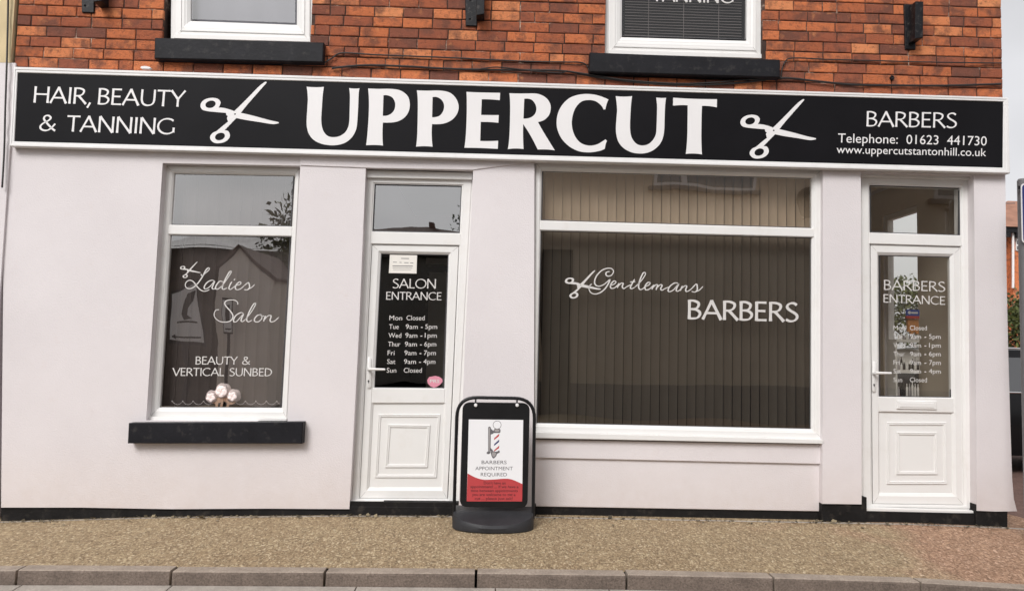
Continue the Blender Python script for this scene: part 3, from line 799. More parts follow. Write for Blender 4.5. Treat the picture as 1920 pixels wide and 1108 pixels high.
def ell(cx, cy, rx, ry, rot, n=20):
    return [(cx + rx*math.cos(a)*math.cos(rot) - ry*math.sin(a)*math.sin(rot), cy + rx*math.cos(a)*math.sin(rot) + ry*math.sin(a)*math.cos(rot)) for a in (2*math.pi*i/n for i in range(n))]
SC_HOLES = [ell(211, 436, 84, 58, -.26), ell(362, 950, 82, 58, -.35), ell(602, 592, 15, 13, 0, 10)]
def scissors(mb, piv, s, Y, th):
    f = lambda P: [XZ((piv[0] + (p[0]-602)/8.525*s, piv[1] + (p[1]-592)/8.525*s), Y) for p in P]
    mb.prism(f(catmull(SCISSOR, 4, True)), Y, (Y + th) if th else None, [f(h) for h in SC_HOLES], back=False)

# ------------------------------------------------------------------ fascia sign
sg = thing('fascia_sign', W((955, 230), -.06), 'long black fascia sign with white lettering and scissors across the shop front', 'sign')
SO = [(26, 125.5), (1891, 183), (1894.5, 325), (17.5, 274)]
SI = [(32, 136), (1882.5, 190.5), (1881.5, 314.5), (25.8, 265)]
mb = MB(); mb.ring(SO, SI, SGY - .012, [(0, .069), (0, .004), (.08, 0), (.45, 0), (.52, .004), (.9, .004), (1, .008), (1, .02)])
mb.build('frame', MT['metalwhite'], sg)
mb = MB(); q = [W(p, SGY) for p in [(30, 133), (1885, 188), (1884, 317), (24, 267)]]
mb.prism([(v.x, v.z) for v in q], SGY, SGY + .05); mb.build('board', MT['board'], sg)
LYs = SGY - .004
for o_, P, H in UPPER:
    pass
mb = MB()
for o_, P, H in UPPER:
    f = lambda Q: [XZ(p, LYs) for p in catmull(zoomed(Q, o_, 7.914), 4, True)]
    mb.prism(f(P), LYs, LYs + .0035, [f(H)] if H else [], back=False)
mb.build('shop_name', MT['vinyl'], sg)
mb = MB()
caps(mb, 'HAIR, BEAUTY', (60.5, 192.8), (346, 201), 30.5, .085, LYs + .002, .132, .075, .22)
mb.build('lettering', MT['vinyl'], sg); mb = MB()
caps(mb, '& TANNING', (72, 245.4), (328, 252.6), 30, .085, LYs + .002, .132, .075, .42)
mb.build('lettering', MT['vinyl'], sg)
mb = MB()
caps(mb, 'BARBERS', (1622.5, 237.3), (1795, 240.6), 28.5, .03, LYs + .002, .125, .072)
mb.build('lettering', MT['vinyl'], sg); mb = MB()
plain(mb, 'Telephone:  01623  441730', (1571, 267.6), (1850, 273.3), 17.5, .03, LYs + .002)
mb.build('lettering', MT['vinyl'], sg); mb = MB()
plain(mb, 'www.uppercutstantonhill.co.uk', (1568.5, 287.4), (1849, 293.4), 15, .03, LYs + .002)
mb.build('lettering', MT['vinyl'], sg)
for piv, s in (((440.6, 214.4), 1.0), ((1450.8, 245.0), .965)):
    mb = MB(); scissors(mb, piv, s, LYs, .0035); mb.build('scissors_emblem', MT['vinyl'], sg)

# ------------------------------------------------------------------ writing on the glass
def script(mb, strokes, o, s, Y, w0=1.55, w1=2.4):
    for k, P in enumerate(strokes):
        pts = catmull(zoomed(P, o, s), 7)
        wd = lambda i, n, dx, dy: (w0 + (w1-w0)*max(0, dy)**1.2) * (1 if 1 < i < n-2 else .6)
        ribbon(mb, pts, wd, Y, k % 6)
LGY = LY + .034 - .003
mb = MB()
script(mb, [[(410,268),(430,292),(480,250),(525,210),(535,185),(515,178),(480,215),(440,290),(390,370),(340,430),(290,470),(230,485),(185,460),(178,415),(205,375),(250,360),(300,385),(350,450),(400,500),(450,522),(500,515),(535,495)],
 [(610,370),(570,360),(510,385),(465,440),(460,480),(485,488),(540,455),(610,375),(590,430),(575,475),(600,490),(640,465)],
 [(745,385),(690,375),(640,430),(625,480),(655,492),(710,455),(770,380),(830,290),(862,235),(840,230),(800,290),(750,390),(725,470),(745,495),(800,470)],
 [(870,380),(840,430),(825,480),(850,495),(895,462),(928,435)], [(896,358),(905,352),(918,342)],
 [(925,440),(990,420),(1005,395),(980,385),(935,425),(920,475),(945,500),(1000,485),(1050,440)],
 [(1050,440),(1110,395),(1125,420),(1130,465),(1100,500),(1050,498)], [(1100,500),(1170,460),(1205,420)],
 [(955,720),(955,690),(920,660),(850,650),(785,665),(762,705),(790,755),(840,810),(880,870),(880,920),(840,965),(760,980),(680,965),(620,915),(605,860),(630,805),(680,795)],
 [(1040,850),(1000,840),(930,880),(895,940),(900,975),(940,970),(1040,860),(1015,920),(1005,960),(1030,970),(1070,940)],
 [(1070,940),(1150,840),(1210,740),(1222,705),(1195,710),(1150,780),(1100,890),(1090,950),(1115,975),(1170,950)],
 [(1300,870),(1250,880),(1205,930),(1210,970),(1260,975),(1310,930),(1310,880),(1290,865),(1315,890),(1350,890)],
 [(1370,885),(1350,930),(1340,970)], [(1345,950),(1400,890),(1440,880),(1450,900),(1435,950),(1450,975),(1500,965),(1570,905)]],
 (325, 480), 7.914, LGY)
mb.build('lettering', MT['vinylglass'], lw); mb = MB()
scissors(mb, (354.7, 506.8), .265, LGY, None); mb.build('scissors_emblem', MT['vinylglass'], lw); mb = MB()
caps(mb, 'BEAUTY &', (365.5, 683), (469.5, 683.4), 14.8, .05, LGY, .132, .085, .42)
mb.build('lettering', MT['vinylglass'], lw); mb = MB()
caps(mb, 'VERTICAL SUNBED', (323, 704.3), (511, 705), 14.8, .05, LGY, .132, .085, .42)
mb.build('lettering', MT['vinylglass'], lw)
BGY = BY + .034 - .003
mb = MB()
script(mb, [[(640,130),(600,140),(590,170),(620,192),(665,175),(688,130),(665,95),(610,90),(540,115),(475,180),(445,250),(455,300),(500,320),(560,300),(610,260),(640,235),(625,280),(580,350),(520,400),(450,420),(395,400),(372,350),(385,310),(410,290)],
 [(640,315),(700,290),(720,265),(695,252),(660,285),(648,325),(665,348),(710,335),(762,282)],
 [(760,280),(748,310),(735,342)], [(740,325),(790,280),(812,287),(800,325),(820,350),(860,325),(912,300)],
 [(960,230),(925,290),(905,335),(920,352),(960,335)], [(900,265),(935,263),(970,262)],
 [(960,335),(1040,255),(1095,175),(1095,145),(1070,150),(1035,220),(1010,310),(1020,355),(1050,360),(1090,330)],
 [(1095,325),(1140,305),(1160,280),(1135,270),(1100,305),(1092,345),(1110,368),(1150,355),(1208,302)],
 [(1210,300),(1195,330),(1180,362)], [(1185,345),(1235,300),(1255,307),(1245,335),(1235,367)], [(1240,345),(1290,300),(1312,312),(1295,350),(1310,372),(1350,350),(1398,330)],
 [(1520,282),(1470,280),(1410,325),(1390,375),(1410,390),(1460,365),(1525,290),(1500,345),(1495,378),(1520,382),(1560,350),(1575,318)],
 [(1575,315),(1560,345),(1545,380)], [(1550,362),(1605,315),(1630,322),(1615,365),(1630,388),(1680,362),(1745,296)],
 [(1685,358),(1750,292),(1765,330),(1760,375),(1730,395),(1690,385)], [(1730,394),(1790,370),(1840,320)]],
 (1050, 490), 6.857, BGY, 1.75, 2.6)
mb.build('lettering', MT['vinylglass'], bw); mb = MB()
scissors(mb, (1089, 534.5), .46, BGY, None); mb.build('scissors_emblem', MT['vinylglass'], bw); mb = MB()
caps(mb, 'BARBERS', (1287.5, 598), (1498, 603.5), 36, .01, BGY, .15, .085)
mb.build('lettering', MT['vinylglass'], bw)
# doors
DGY = SY + .024 - .003
mb = MB()
caps(mb, 'SALON', (735, 540.2), (818.5, 541), 17.6, .03, DGY, .125, .078)
mb.build('lettering', MT['vinylglass'], sd_); mb = MB()
caps(mb, 'ENTRANCE', (723, 561.7), (828.5, 562.8), 14.6, .03, DGY, .132, .085)
mb.build('lettering', MT['vinylglass'], sd_); mb = MB()
HOURS = [('Mon', 'Closed', ''), ('Tue', '9am', '5pm'), ('Wed', '9am', '1pm'), ('Thur', '9am', '6pm'), ('Fri', '9am', '7pm'), ('Sat', '9am', '4pm'), ('Sun', 'Closed', '')]
LWID = {'Mon': 24, 'Tue': 18.5, 'Wed': 24, 'Thur': 23, 'Fri': 13, 'Sat': 15.5, 'Sun': 18}
for i, (d, a, b) in enumerate(HOURS):
    y = 600.2 + i*16.35; x = 730 - i*.85
    mb = MB(); plain(mb, d, (x, y), (x + LWID[d], y + .2), 9, .04, DGY)
    if b:
        plain(mb, a, (x + 31.5, y), (x + 54, y + .2), 9, .04, DGY); plain(mb, '-', (x + 60, y), (x + 63.5, y), 9, 0, DGY, 0, True); plain(mb, b, (x + 68, y), (x + 90.5, y + .2), 9, .04, DGY)
    else: plain(mb, a, (x + 32, y), (x + 66, y + .2), 9, .04, DGY)
    mb.build('opening_hours', MT['vinylglass'], sd_)
mb = MB()
caps(mb, 'BARBERS', (1656, 543.2), (1773, 547), 18.6, .0, DGY, .125, .078)
mb.build('lettering', MT['vinylglass'], bd_); mb = MB()
caps(mb, 'ENTRANCE', (1655.5, 566.9), (1773, 571.5), 15.4, .0, DGY, .132, .085)
mb.build('lettering', MT['vinylglass'], bd_); mb = MB()
for i, (d, a, b) in enumerate(HOURS):
    y = 618.8 + i*16.2; x = 1675.3
    mb = MB(); plain(mb, d, (x, y), (x + LWID[d]*.9, y + .2), 8.8, 0, DGY)
    if b:
        plain(mb, a, (1706.5, y), (1727, y + .4), 8.8, 0, DGY); plain(mb, '-', (1733.2, y), (1736.8, y), 8.8, 0, DGY, 0, True); plain(mb, b, (1742, y), (1763.8, y + .5), 8.8, 0, DGY)
    else: plain(mb, a, (1706, y), (1738, y + .4), 8.8, 0, DGY)
    mb.build('opening_hours', MT['vinylglass'], bd_)
mb = MB(); caps(mb, 'TANNING', (1222, 3), (1376, 7), 24, .03, .05 + .031, .13, .085); mb.build('lettering', MT['vinylglass'], u2)
# notice and sticker on the salon door
mb = MB(); mb.slab([(731, 477.8), (782, 478.6), (781, 513), (729, 512)], DGY - .002, .002, .0005)
for y, x0, x1, hh in ((484, 752, 767, 1.2), (491, 737, 744, 1), (491.5, 749, 753, 1), (492, 758, 766, 1), (492.5, 769, 775, 1), (498, 736, 774, 1.3), (502, 736, 773, .7), (505.5, 737, 771, .5)):
    mb.face([W(p, DGY - .0026) for p in ((x0, y), (x0, y + hh), (x1, y + hh + .3), (x1, y + .3))], 1)
mb.build('notice', [MT['paper'], MT['ink']], sd_)
mb = MB()
P = [(815.5+1, 704.5), (823, 706), (829, 710), (830, 715), (826, 720), (820, 724.5), (813.5, 726.5), (807, 724), (802, 718.5), (801, 712), (805, 706.5)]
mb.prism([XZ(p, DGY - .001) for p in P], DGY - .001, DGY)
plain(mb, 'PRS', (806, 717), (824, 717.6), 6, .05, DGY - .0016, 1, True)
mb.build('sticker', [MT['pink'], MT['vinylglass']], sd_)

# ------------------------------------------------------------------ blinds and things inside the windows
def blind(name, x0, x1, z0, z1, Y, pitch, m, label, ang=5):
    t = thing(name, ((x0+x1)/2, Y, z0), label, 'blind')
    mb = MB(); x = x0
    while x < x1:
        w_ = pitch*.962; a = R(ang + random.uniform(-4, 4)); dx, dy = w_/2*math.cos(a), w_/2*math.sin(a)
        cx = x + pitch/2; yo = random.uniform(-.003, .003); n = 4; zb = z0 + random.uniform(0, .006)
        pts = [(cx + dx*(2*i/n-1), Y + yo + dy*(2*i/n-1) + .006*(1-(2*i/n-1)**2)) for i in range(n+1)]
        for (xa, ya), (xb, yb) in zip(pts, pts[1:]):
            mb.face([(xa, ya, zb), (xb, yb, zb), (xb, yb, z1), (xa, ya, z1)])
        x += pitch
    mb.build('slats', m, t, smooth=True)
    mb = MB(); mb.box((x0 - .02, Y - .02, z1 + .001), (x1 + .02, Y + .03, z1 + .04)); mb.build('headrail', MT['upvc'], t)
a = W((1012, 318), .2); b = W((1526, 806), .2)
blind('vertical_blind', a.x - .03 + .22*0, b.x + .03, W((1260, 812), .2).z, W((1260, 318), .2).z + .02, .2, .0735, MT['slat'], 'beige vertical slat blind hanging behind the wide barbers window')
a = W((322, 320), .2); b = W((548, 766), .2); a2 = W((292, 766), .2)
blind('vertical_blind', a2.x - .03, W((552, 400), .2).x + .03, a2.z - .02, a.z + .05, .2, .088, MT['slatgrey'], 'taupe vertical slat blind hanging behind the ladies salon window')
t = thing('venetian_blind', W((1285, 75), .13), 'dark horizontal slat blind hanging behind the upstairs window on the right', 'blind')
mb = MB(); xa, xb = W((1171, 60), .13).x, W((1390, 60), .13).x; z = W((1285, 77), .13).z
while z < W((1285, -300), .13).z:
    ts = random.uniform(-.002, .002)
    mb.face([(xa, .117, z + ts), (xb, .117, z - ts), (xb, .134, z + .012 - ts), (xa, .134, z + .012 + ts)]); z += .0235
mb.build('slats', MT['venetian'], t)
mb = MB()
for f in (.2, .5, .8): mb.box((xa + (xb-xa)*f - .002, .112, W((1285, 77), .13).z), (xa + (xb-xa)*f + .002, .114, z))
mb.build('cords', MT['venetian'], t)
t = MB(); q = [W(p, .16) for p in ((335, -300), (575, -300), (575, 60), (335, 50))]
t.idx([(q[3].x + (q[2].x-q[3].x)*i/24, .16 + .006*math.sin(i*1.3), z) for z in (q[3].z, q[0].z) for i in range(25)], [(i, i+1, 26+i, 25+i) for i in range(24)])
tag(t.build('roller_blind', MT['screen'], smooth=True, at=W((456, 50), .16)), 'pale grey blind drawn behind the upstairs window on the left', 'blind')
# upstairs rooms closed off
mb = MB()
for hx0, hx1, hz0, hz1 in holes_w:
    mb = MB(); mb.box((hx0 - .1, .6, hz0 - .1), (hx1 + .1, .65, hz1 + .1)); mb.build('upstairs_partition', MT['dark_room'], shop)

# flowers and lace on the left window board
FY = .145
fl = thing('flower_bunch', W((417, 765), FY), 'three pale pink silk flowers on a peach ribbon inside the ladies salon window', 'flowers')
def flower(cx, cy, r):
    c0 = W((cx, cy), FY); rad = r/238; mb = MB(); nr, ns = 14, 30; V = []
    for a in range(nr + 1):
        th_ = math.pi*a/nr
        for b in range(ns):
            ph = 2*math.pi*b/ns
            # overlapping petals: spiral ridges round the axis that faces the street
            k = rad*(.92 + .13*abs(math.sin(2.5*ph + th_*3.2)) - .10*math.cos(th_*5))
            V.append(c0 + Vector((math.sin(th_)*math.cos(ph), -math.cos(th_)*.8, math.sin(th_)*math.sin(ph)))*k)
    mb.idx(V, [(a*ns+b, a*ns+(b+1) % ns, (a+1)*ns+(b+1) % ns, (a+1)*ns+b) for a in range(nr) for b in range(ns)])
    mb.build('flower', MT['petal'], fl)
flower(398, 744, 12); flower(418, 733, 14); flower(438, 742, 12)
mb = MB()
for P in ([(418, 746), (408, 752), (406, 765)], [(418, 746), (416, 756), (414, 765)], [(420, 746), (428, 755), (425, 765)], [(418, 747), (405, 748), (398, 752), (405, 755), (418, 749)], [(419, 747), (432, 747), (440, 752), (432, 756), (420, 749)]):
    ribbon(mb, catmull(P, 6), lambda i, n, dx, dy: 4.5, FY - .015, random.random()*8)
mb.build('ribbon', MT['ribbon'], fl)
mb = MB(); pts = []
for i in range(0, 11):
    x = 323 + i*19.6
    pts += [(x, 752.5), (x + 5, 757), (x + 9.8, 758.5), (x + 14.6, 757)]
pts = [W((x, y), FY + .012) for x, y in pts if x < 526]
mb.tube(pts, .0022, 5)
for i in range(0, 11): mb.lathe([(.0005, -.005), (.0055, -.003), (.0065, 0), (.0055, .003), (.0005, .005)], W((323 + i*19.6, 752), FY + .012), 8)
tag(mb.build('lace_trim', MT['lace'], at=W((420, 758), FY + .012)), 'white scalloped bead trim strung along the bottom of the ladies salon window', 'trim')

# products inside the barbers door
ds = thing('display_stand', W((1712, 660), .75) * 1.0, 'white product stand with blue and red card header and orange packets inside the barbers door', 'stand')
Yd = .75
def pxbox(mb, x0, y0, x1, y1, Y, d, m=0):
    a = W((x0, y1), Y); b = W((x1, y0), Y); mb.box((a.x, Y, a.z), (b.x, Y + d, b.z), m)
mb = MB(); pxbox(mb, 1700, 581, 1724, 592, Yd - .02, .02); mb.lathe([(.0001, -.004), (.014, -.004), (.014, 0)], W((1705, 586), Yd - .02), 12, 'y', 1); pxbox(mb, 1709, 585, 1721, 588, Yd - .024, .003, 1); mb.build('header_card', [MT['blueprint'], MT['poster']], ds)
mb = MB(); pxbox(mb, 1700, 592.5, 1724, 597, Yd - .02, .02); mb.build('header_strip', MT['redprint'], ds)
mb = MB()
for i in range(4): pxbox(mb, 1703 + i*5, 598, 1707.5 + i*5, 622 + (i % 2)*4, Yd, .03)
mb.build('packets', MT['orange'], ds)
mb = MB(); pxbox(mb, 1681, 637, 1724, 641, Yd - .03, .14); pxbox(mb, 1681, 694, 1724, 699, Yd - .03, .14); pxbox(mb, 1668, 746, 1724, 752, Yd - .03, .14); pxbox(mb, 1680, 641, 1682, 760, Yd - .03, .14); pxbox(mb, 1682, 655, 1724, 694, Yd + .1, .01)
mb.build('shelves', MT['tray'], ds)
mb = MB()
for y1, h_ in ((637, 14), (694, 26), (693, 20), (746, 34)):
    for i in range(8):
        cx = 1685 + i*5.2; q = W((cx, y1), Yd + random.uniform(-.01, .05)); hh = h_*random.uniform(.6, 1)/215
        mb.lathe([(.008, 0), (.0095, .003), (.0095, hh*.7), (.004, hh*.82), (.004, hh), (.0001, hh)], q, 8, 'z', random.choice((0, 0, 1, 2)))
mb.build('bottles', [MT['tray'], MT['silver'], MT['dark_room']], ds, smooth=True)

# ------------------------------------------------------------------ fittings on the brickwork
CB = -.018
def cable(P, r, label, Y=CB):
    pts = [W(p, Y + random.uniform(-.006, .006)) for p in catmull([tuple(p) for p in P], 6)]
    mb = MB(); mb.tube(pts, r, 6); c0 = sum(pts, Vector())/len(pts)
    tag(mb.build('cable', MT['cable'], at=c0, smooth=True), label, 'cable', 'cables clipped across the brickwork')
cable([(606, 120), (622, 110), (640, 100), (700, 103), (760, 105.5), (827, 108), (910, 112), (993, 116), (1060, 117), (1090, 118), (1102, 126), (1106, 141)], .006, 'upper black cable running between the two black upstairs sills')
cable([(622, 128.5), (683, 123), (760, 125), (830, 129), (893, 131), (980, 132), (1060, 134), (1107, 143), (1155, 150), (1223, 157.5), (1292, 160), (1384, 156), (1466, 147), (1524, 152), (1595, 159), (1677, 160.5), (1770, 161), (1877, 158)], .0085, 'thick black cable sagging beneath the right upstairs sill, just above the sign')
cable([(895, 131), (927, 126.5), (960, 129), (993, 133), (1030, 136.5), (1055, 137), (1064, 134), (1100, 139), (1180, 151), (1290, 157), (1400, 150), (1464, 145)], .005, 'thin black cable looping loose over the thick one left of the right sill', CB - .012)
cable([(1464, 146), (1468, 125), (1481, 110), (1555, 112), (1647, 114.5), (1739, 117), (1878, 119)], .0055, 'black cable bending up from the right sill end to run along a mortar joint')
cable([(16, -60), (15, 20), (13, 110), (10, 200), (8, 280), (4, 352)], .0075, 'black cable hanging down the seam beside the cream neighbouring wall', -.05)
def lamp_bracket(cx, top, bot, label, w_=36, tilt=0):
    q = W((cx, bot), -.01)
    t = thing('wall_bracket', q, label, 'bracket', 'black iron brackets along the brick wall')
    mb = MB(); mb.slab([(cx - w_/2, top), (cx + w_/2 - 14, top + .5), (cx + w_/2 - 15, bot), (cx - w_/2 + 2, bot - .5)], -.018, .03, .004); mb.build('back_plate', MT['iron'], t)
    mb = MB()
    x0 = cx + w_/2 - 15
    mb.slab([(x0, top - 5), (x0 + 15, top - 5), (x0 + 14, bot - 22), (x0 - 1, bot - 20)], -.12, .115, .004)
    mb.build('arm', MT['iron'], t)
    mb = MB()
    for yy in (top + 12, (top+bot)/2, bot - 12):
        mb.lathe([(.0001, -.03), (.006, -.03), (.008, -.024), (.008, -.016)], W((cx - w_/2 + 10, yy), 0), 8, 'y')
    mb.build('bolts', MT['iron'], t)
lamp_bracket(1714, 8, 93, 'rusty black iron bracket at the right end of the brick wall')
lamp_bracket(890, -45, 49, 'black iron bracket between the two upstairs windows', 38)
lamp_bracket(171, -70, 24, 'black iron bracket left of both upstairs windows', 40)
mb = MB(); q = W((1672, 147), -.004); mb.lathe([(.0001, -.006), (.008, -.006), (.012, -.012), (.016, -.012), (.018, 0), (.018, .01)], q, 16, 'y'); mb.box((q.x - .014, q.y - .011, q.z - .003), (q.x + .014, q.y - .005, q.z + .003))
tag(mb.build('wall_bolt', MT['iron'], at=q, smooth=True), 'small round dark iron bolt head in the bricks below the right bracket', 'bolt')
mb = MB(); q = W((272, 127.5), -.05)
P = [(-.036, 0), (-.03, .010), (.0, .014), (.035, .008), (.045, 0), (.03, -.006), (-.03, -.006)]
mb.prism([(q.x + a, q.z + b) for a, b in P], q.y, q.y + .03)
tag(mb.build('mortar_lump', MT['vinyl'], at=q), 'small white lump of mortar resting on the top left of the sign', 'debris')

# ------------------------------------------------------------------ swinging pavement sign
AY = -.33
zb = gz(W((925, 985), AY).x, AY)
ab = thing('pavement_sign', (W((925, 985), AY).x, AY, zb), 'black swinging pavement sign with barber pole poster standing before the shop', 'sign')
def rounded(px, r, n=7):
    out = []
    m = len(px)
    for i in range(m):
        p = px[i]; a = px[i-1]; b = px[(i+1) % m]
        da = math.hypot(a[0]-p[0], a[1]-p[1]); db = math.hypot(b[0]-p[0], b[1]-p[1])
        A = (p[0] + (a[0]-p[0])*r/da, p[1] + (a[1]-p[1])*r/da); B = (p[0] + (b[0]-p[0])*r/db, p[1] + (b[1]-p[1])*r/db)
        for k in range(n+1):
            s = k/n; out.append(((1-s)**2*A[0] + 2*s*(1-s)*p[0] + s*s*B[0], (1-s)**2*A[1] + 2*s*(1-s)*p[1] + s*s*B[1]))
    return out
hp = rounded([(850.5, 985), (857.5, 744.5), (1002.5, 747), (999, 985)], 38, 8)
hp = hp[9:-9]
hp = [(850.8, 975)] + hp + [(999.5, 972)]
mb = MB(); mb.tube([W(p, AY) for p in hp], .0125, 10); mb.build('hoop', MT['steel'], ab, smooth=True)
PN = [(867.5, 754), (993.5, 755.5), (989, 952), (862, 950)]
mb = MB(); q = [XZ(p, AY - .012) for p in rounded(PN, 15)]
mb.prism(q, AY - .012, AY + .018); mb.build('panel', MT['blackplastic'], ab)
PO = [(879, 786), (981, 787), (979, 939.5), (875, 939.5)]
PY = AY - .0135
mb = MB(); mb.face([W(p, PY) for p in PO][::-1], 0)
wave = catmull([(876.6, 887), (890, 894), (905, 898.5), (925, 898.5), (945, 897), (960, 898.5), (979.7, 907)], 4)
mb.prism([XZ(p, PY - .0004) for p in wave + [(979, 939.5), (875, 939.5)]], PY - .0004, None, m=1)
po = mb.build('poster', [MT['poster'], MT['red']], ab)
# barber pole picture printed on the poster
mb = MB(); Y1 = PY - .0006
pz = lambda P: [XZ((p[0]/6.157 + 860, p[1]/6.157 + 770), Y1) for p in P]
def pr(P, m, k=0):
    q = [XZ((p[0]/6.157 + 860, p[1]/6.157 + 770), Y1 - k*.0002) for p in P]; mb.prism(q, Y1 - k*.0002, None, m=m)
pr(ell(444, 162, 49, 49, 0), 1); pr(ell(444, 162, 44, 44, 0), 0, 1)
pr([(340, 190), (355, 180), (372, 190), (368, 480), (350, 500), (325, 495), (322, 480), (340, 465)], 1); pr([(346, 195), (362, 195), (358, 470), (345, 470)], 2, 1)
pr([(368, 200), (410, 240), (400, 262), (366, 275)], 1, .5); pr([(362, 420), (395, 455), (385, 465), (358, 460)], 1, .5)
pr(catmull([(400, 235), (415, 208), (445, 198), (478, 212), (482, 235), (470, 255), (410, 255)], 4, True), 1); pr(ell(442, 226, 30, 17, 0), 2, 1)
pr([(412, 255), (470, 255), (462, 460), (398, 460)], 0, .5)
for y0, mm in ((282, 3), (350, 4), (420, 3)):
    pr([(411, y0 + 32), (468, y0 - 20), (466, y0 + 8), (407, y0 + 56 - (6 if y0 > 400 else 0))], mm, 1)
pr(catmull([(382, 450), (400, 465), (440, 470), (468, 455), (472, 480), (445, 495), (430, 525), (400, 548), (380, 520), (372, 480)], 4, True), 1); pr(catmull([(392, 475), (430, 485), (424, 515), (402, 530), (386, 510)], 4, True), 2, 1)
mb.build('barber_pole_print', [MT['poster'], MT['ink'], MT['silver'], MT['red'], MT['navy']], po)
mb = MB()
plain(mb, 'BARBERS', (903, 869.4), (949.8, 869.6), 6.6, .02, Y1); plain(mb, 'APPOINTMENT', (891.2, 880.8), (961.5, 881), 6.6, .02, Y1); plain(mb, 'REQUIRED', (901.4, 892.2), (950.5, 892.4), 6.6, .02, Y1)
for s_, x0, x1, y in (("Don't have an", 907, 948, 907.2), ('appointment? ... If we have a', 882, 972, 914.2), ('time between appointments', 882.5, 971, 921.6), ('you are welcome to get a', 885, 966.5, 929), ('cut ... please just ask!', 890, 961, 936.3)):
    plain(mb, s_, (x0, y), (x1, y + .2), 5.0, .02, Y1 - .0004, 1, True)
mb.build('lettering', [MT['ink'], MT['darkink']], po)
for hx in (892, 969.5):
    mb = MB()
    mb.tube([W((hx, 746), AY), W((hx - .2, 759), AY)], .006, 8, 1); mb.lathe([(.0001, -.03), (.011, -.028), (.013, -.02), (.013, -.012)], W((hx, 759), AY), 12, 'y', 0)
    mb.build('hook', [MT['vinyl'], MT['steel']], ab, smooth=True)
# moulded base
mb = MB(); b0 = W((850, 958), AY); b1 = W((1000, 956), AY); cx = (b0.x + b1.x)/2; hw = (b1.x - b0.x)/2 + .006
n = 24; levels = [(0, 1.0, .185), (.05, 1.0, .185), (.07, .985, .178)]
V = []; F = []
def planform(k, depth, z, hf):
    out = []
    for i in range(n+1):
        a = math.pi*i/n
        x = -math.cos(a)*hw*k; y = -(math.sin(a)**.75)*depth
        zz_ = z if z < .06 else z
        out.append((cx + x, AY + .02 + y, zb + zz_ - hf*(math.sin(a))))
    out += [(cx + hw*k, AY + .17, zb + z), (cx - hw*k, AY + .17, zb + z)]
    return out
ht = W((925, 957), AY).z - zb
lv = [planform(1.0, .20, 0.002, 0), planform(1.0, .205, ht*.55, ht*.28), planform(.985, .19, ht*.95, ht*.52), planform(.955, .17, ht, ht*.55)]
m = len(lv[0])
for l in lv: V += l
for k in range(len(lv) - 1): F += [(k*m+i, k*m+(i+1) % m, (k+1)*m+(i+1) % m, (k+1)*m+i) for i in range(m)]
V.append((cx, AY + .03, zb + ht)); F += [((len(lv)-1)*m + i, (len(lv)-1)*m + (i+1) % m, len(V)-1) for i in range(m)]
mb.idx(V, F); mb.build('base', MT['greyplastic'], ab, smooth=True)

# ------------------------------------------------------------------ neighbour on the left
nx = W((30, 60), 0).x
nb = thing('neighbour_house', (nx - 3, 0, 0), 'cream pebbledashed house adjoining the shop at the far left', 'house')
mb = MB()
zs = W((10, 118), -.02).z
mb.box((nx - 7, -.022, zs), (nx - .012, 7, z_hi - .3), 0); mb.box((nx - 7, -.02, -.4), (W((6, 500), 0).x, 7, zs), 1)
mb.build('wall', [MT['creamtop'], MT['render']], nb)
mb = MB(); mb.idx([(nx - 7.1, -.3, z_hi - .3), (nx, -.3, z_hi - .3), (nx, 3.5, z_hi + 1.2), (nx - 7.1, 3.5, z_hi + 1.2), (nx, 7.2, z_hi - .3), (nx - 7.1, 7.2, z_hi - .3)], [(0, 1, 2, 3), (3, 2, 4, 5), (0, 5, 4, 1), (1, 4, 2), (0, 3, 5)])
mb.build('roof', MT['tile'], nb)

# ------------------------------------------------------------------ right: road sign, car, hedge, brick house
TY = -.32
tq = W((1923, 990), TY)
ts = thing('traffic_sign', (tq.x, TY, gz(tq.x, TY)), 'blue traffic sign with white edge on grey posts at the right edge', 'sign')
pa = W((1914, 344), TY - .05); pb_ = W((1918.5, 456), TY - .05)
mb = MB()
def plate(d, Y, r, m):
    x0, x1, z0, z1 = pa.x + d, pa.x + .75 - d, pb_.z + d, pa.z - d
    P = []
    for cx_, cz_, a0 in ((x1-r, z1-r, 0), (x0+r, z1-r, 90), (x0+r, z0+r, 180), (x1-r, z0+r, 270)):
        P += [(cx_ + r*math.cos(R(a0 + 15*k)), cz_ + r*math.sin(R(a0 + 15*k))) for k in range(7)]
    mb.prism(P, Y, Y + .004, m=m)
plate(0, TY - .05, .03, 1); plate(.009, TY - .053, .024, 0)
mb.build('plate', [MT['bluesign'], MT['vinyl']], ts)
for dx in (.012 + .038, .70 - .03):
    mb = MB(); x = pa.x + dx; mb.tube([(x, TY, gz(x, TY) - .1), (x, TY, pa.z + .03)], .038, 14); mb.lathe([(.0385, .03), (.03, .045), (.0001, .05)], (x, TY, pa.z), 14); mb.build('post', MT['greypole'], ts, smooth=True)
q = W((1906, 354), TY)
mb = MB(); mb.box((q.x - .012, TY - .046, q.z - .012), (pa.x + .06, TY - .035, q.z + .012)); mb.build('clip', MT['iron'], ts)
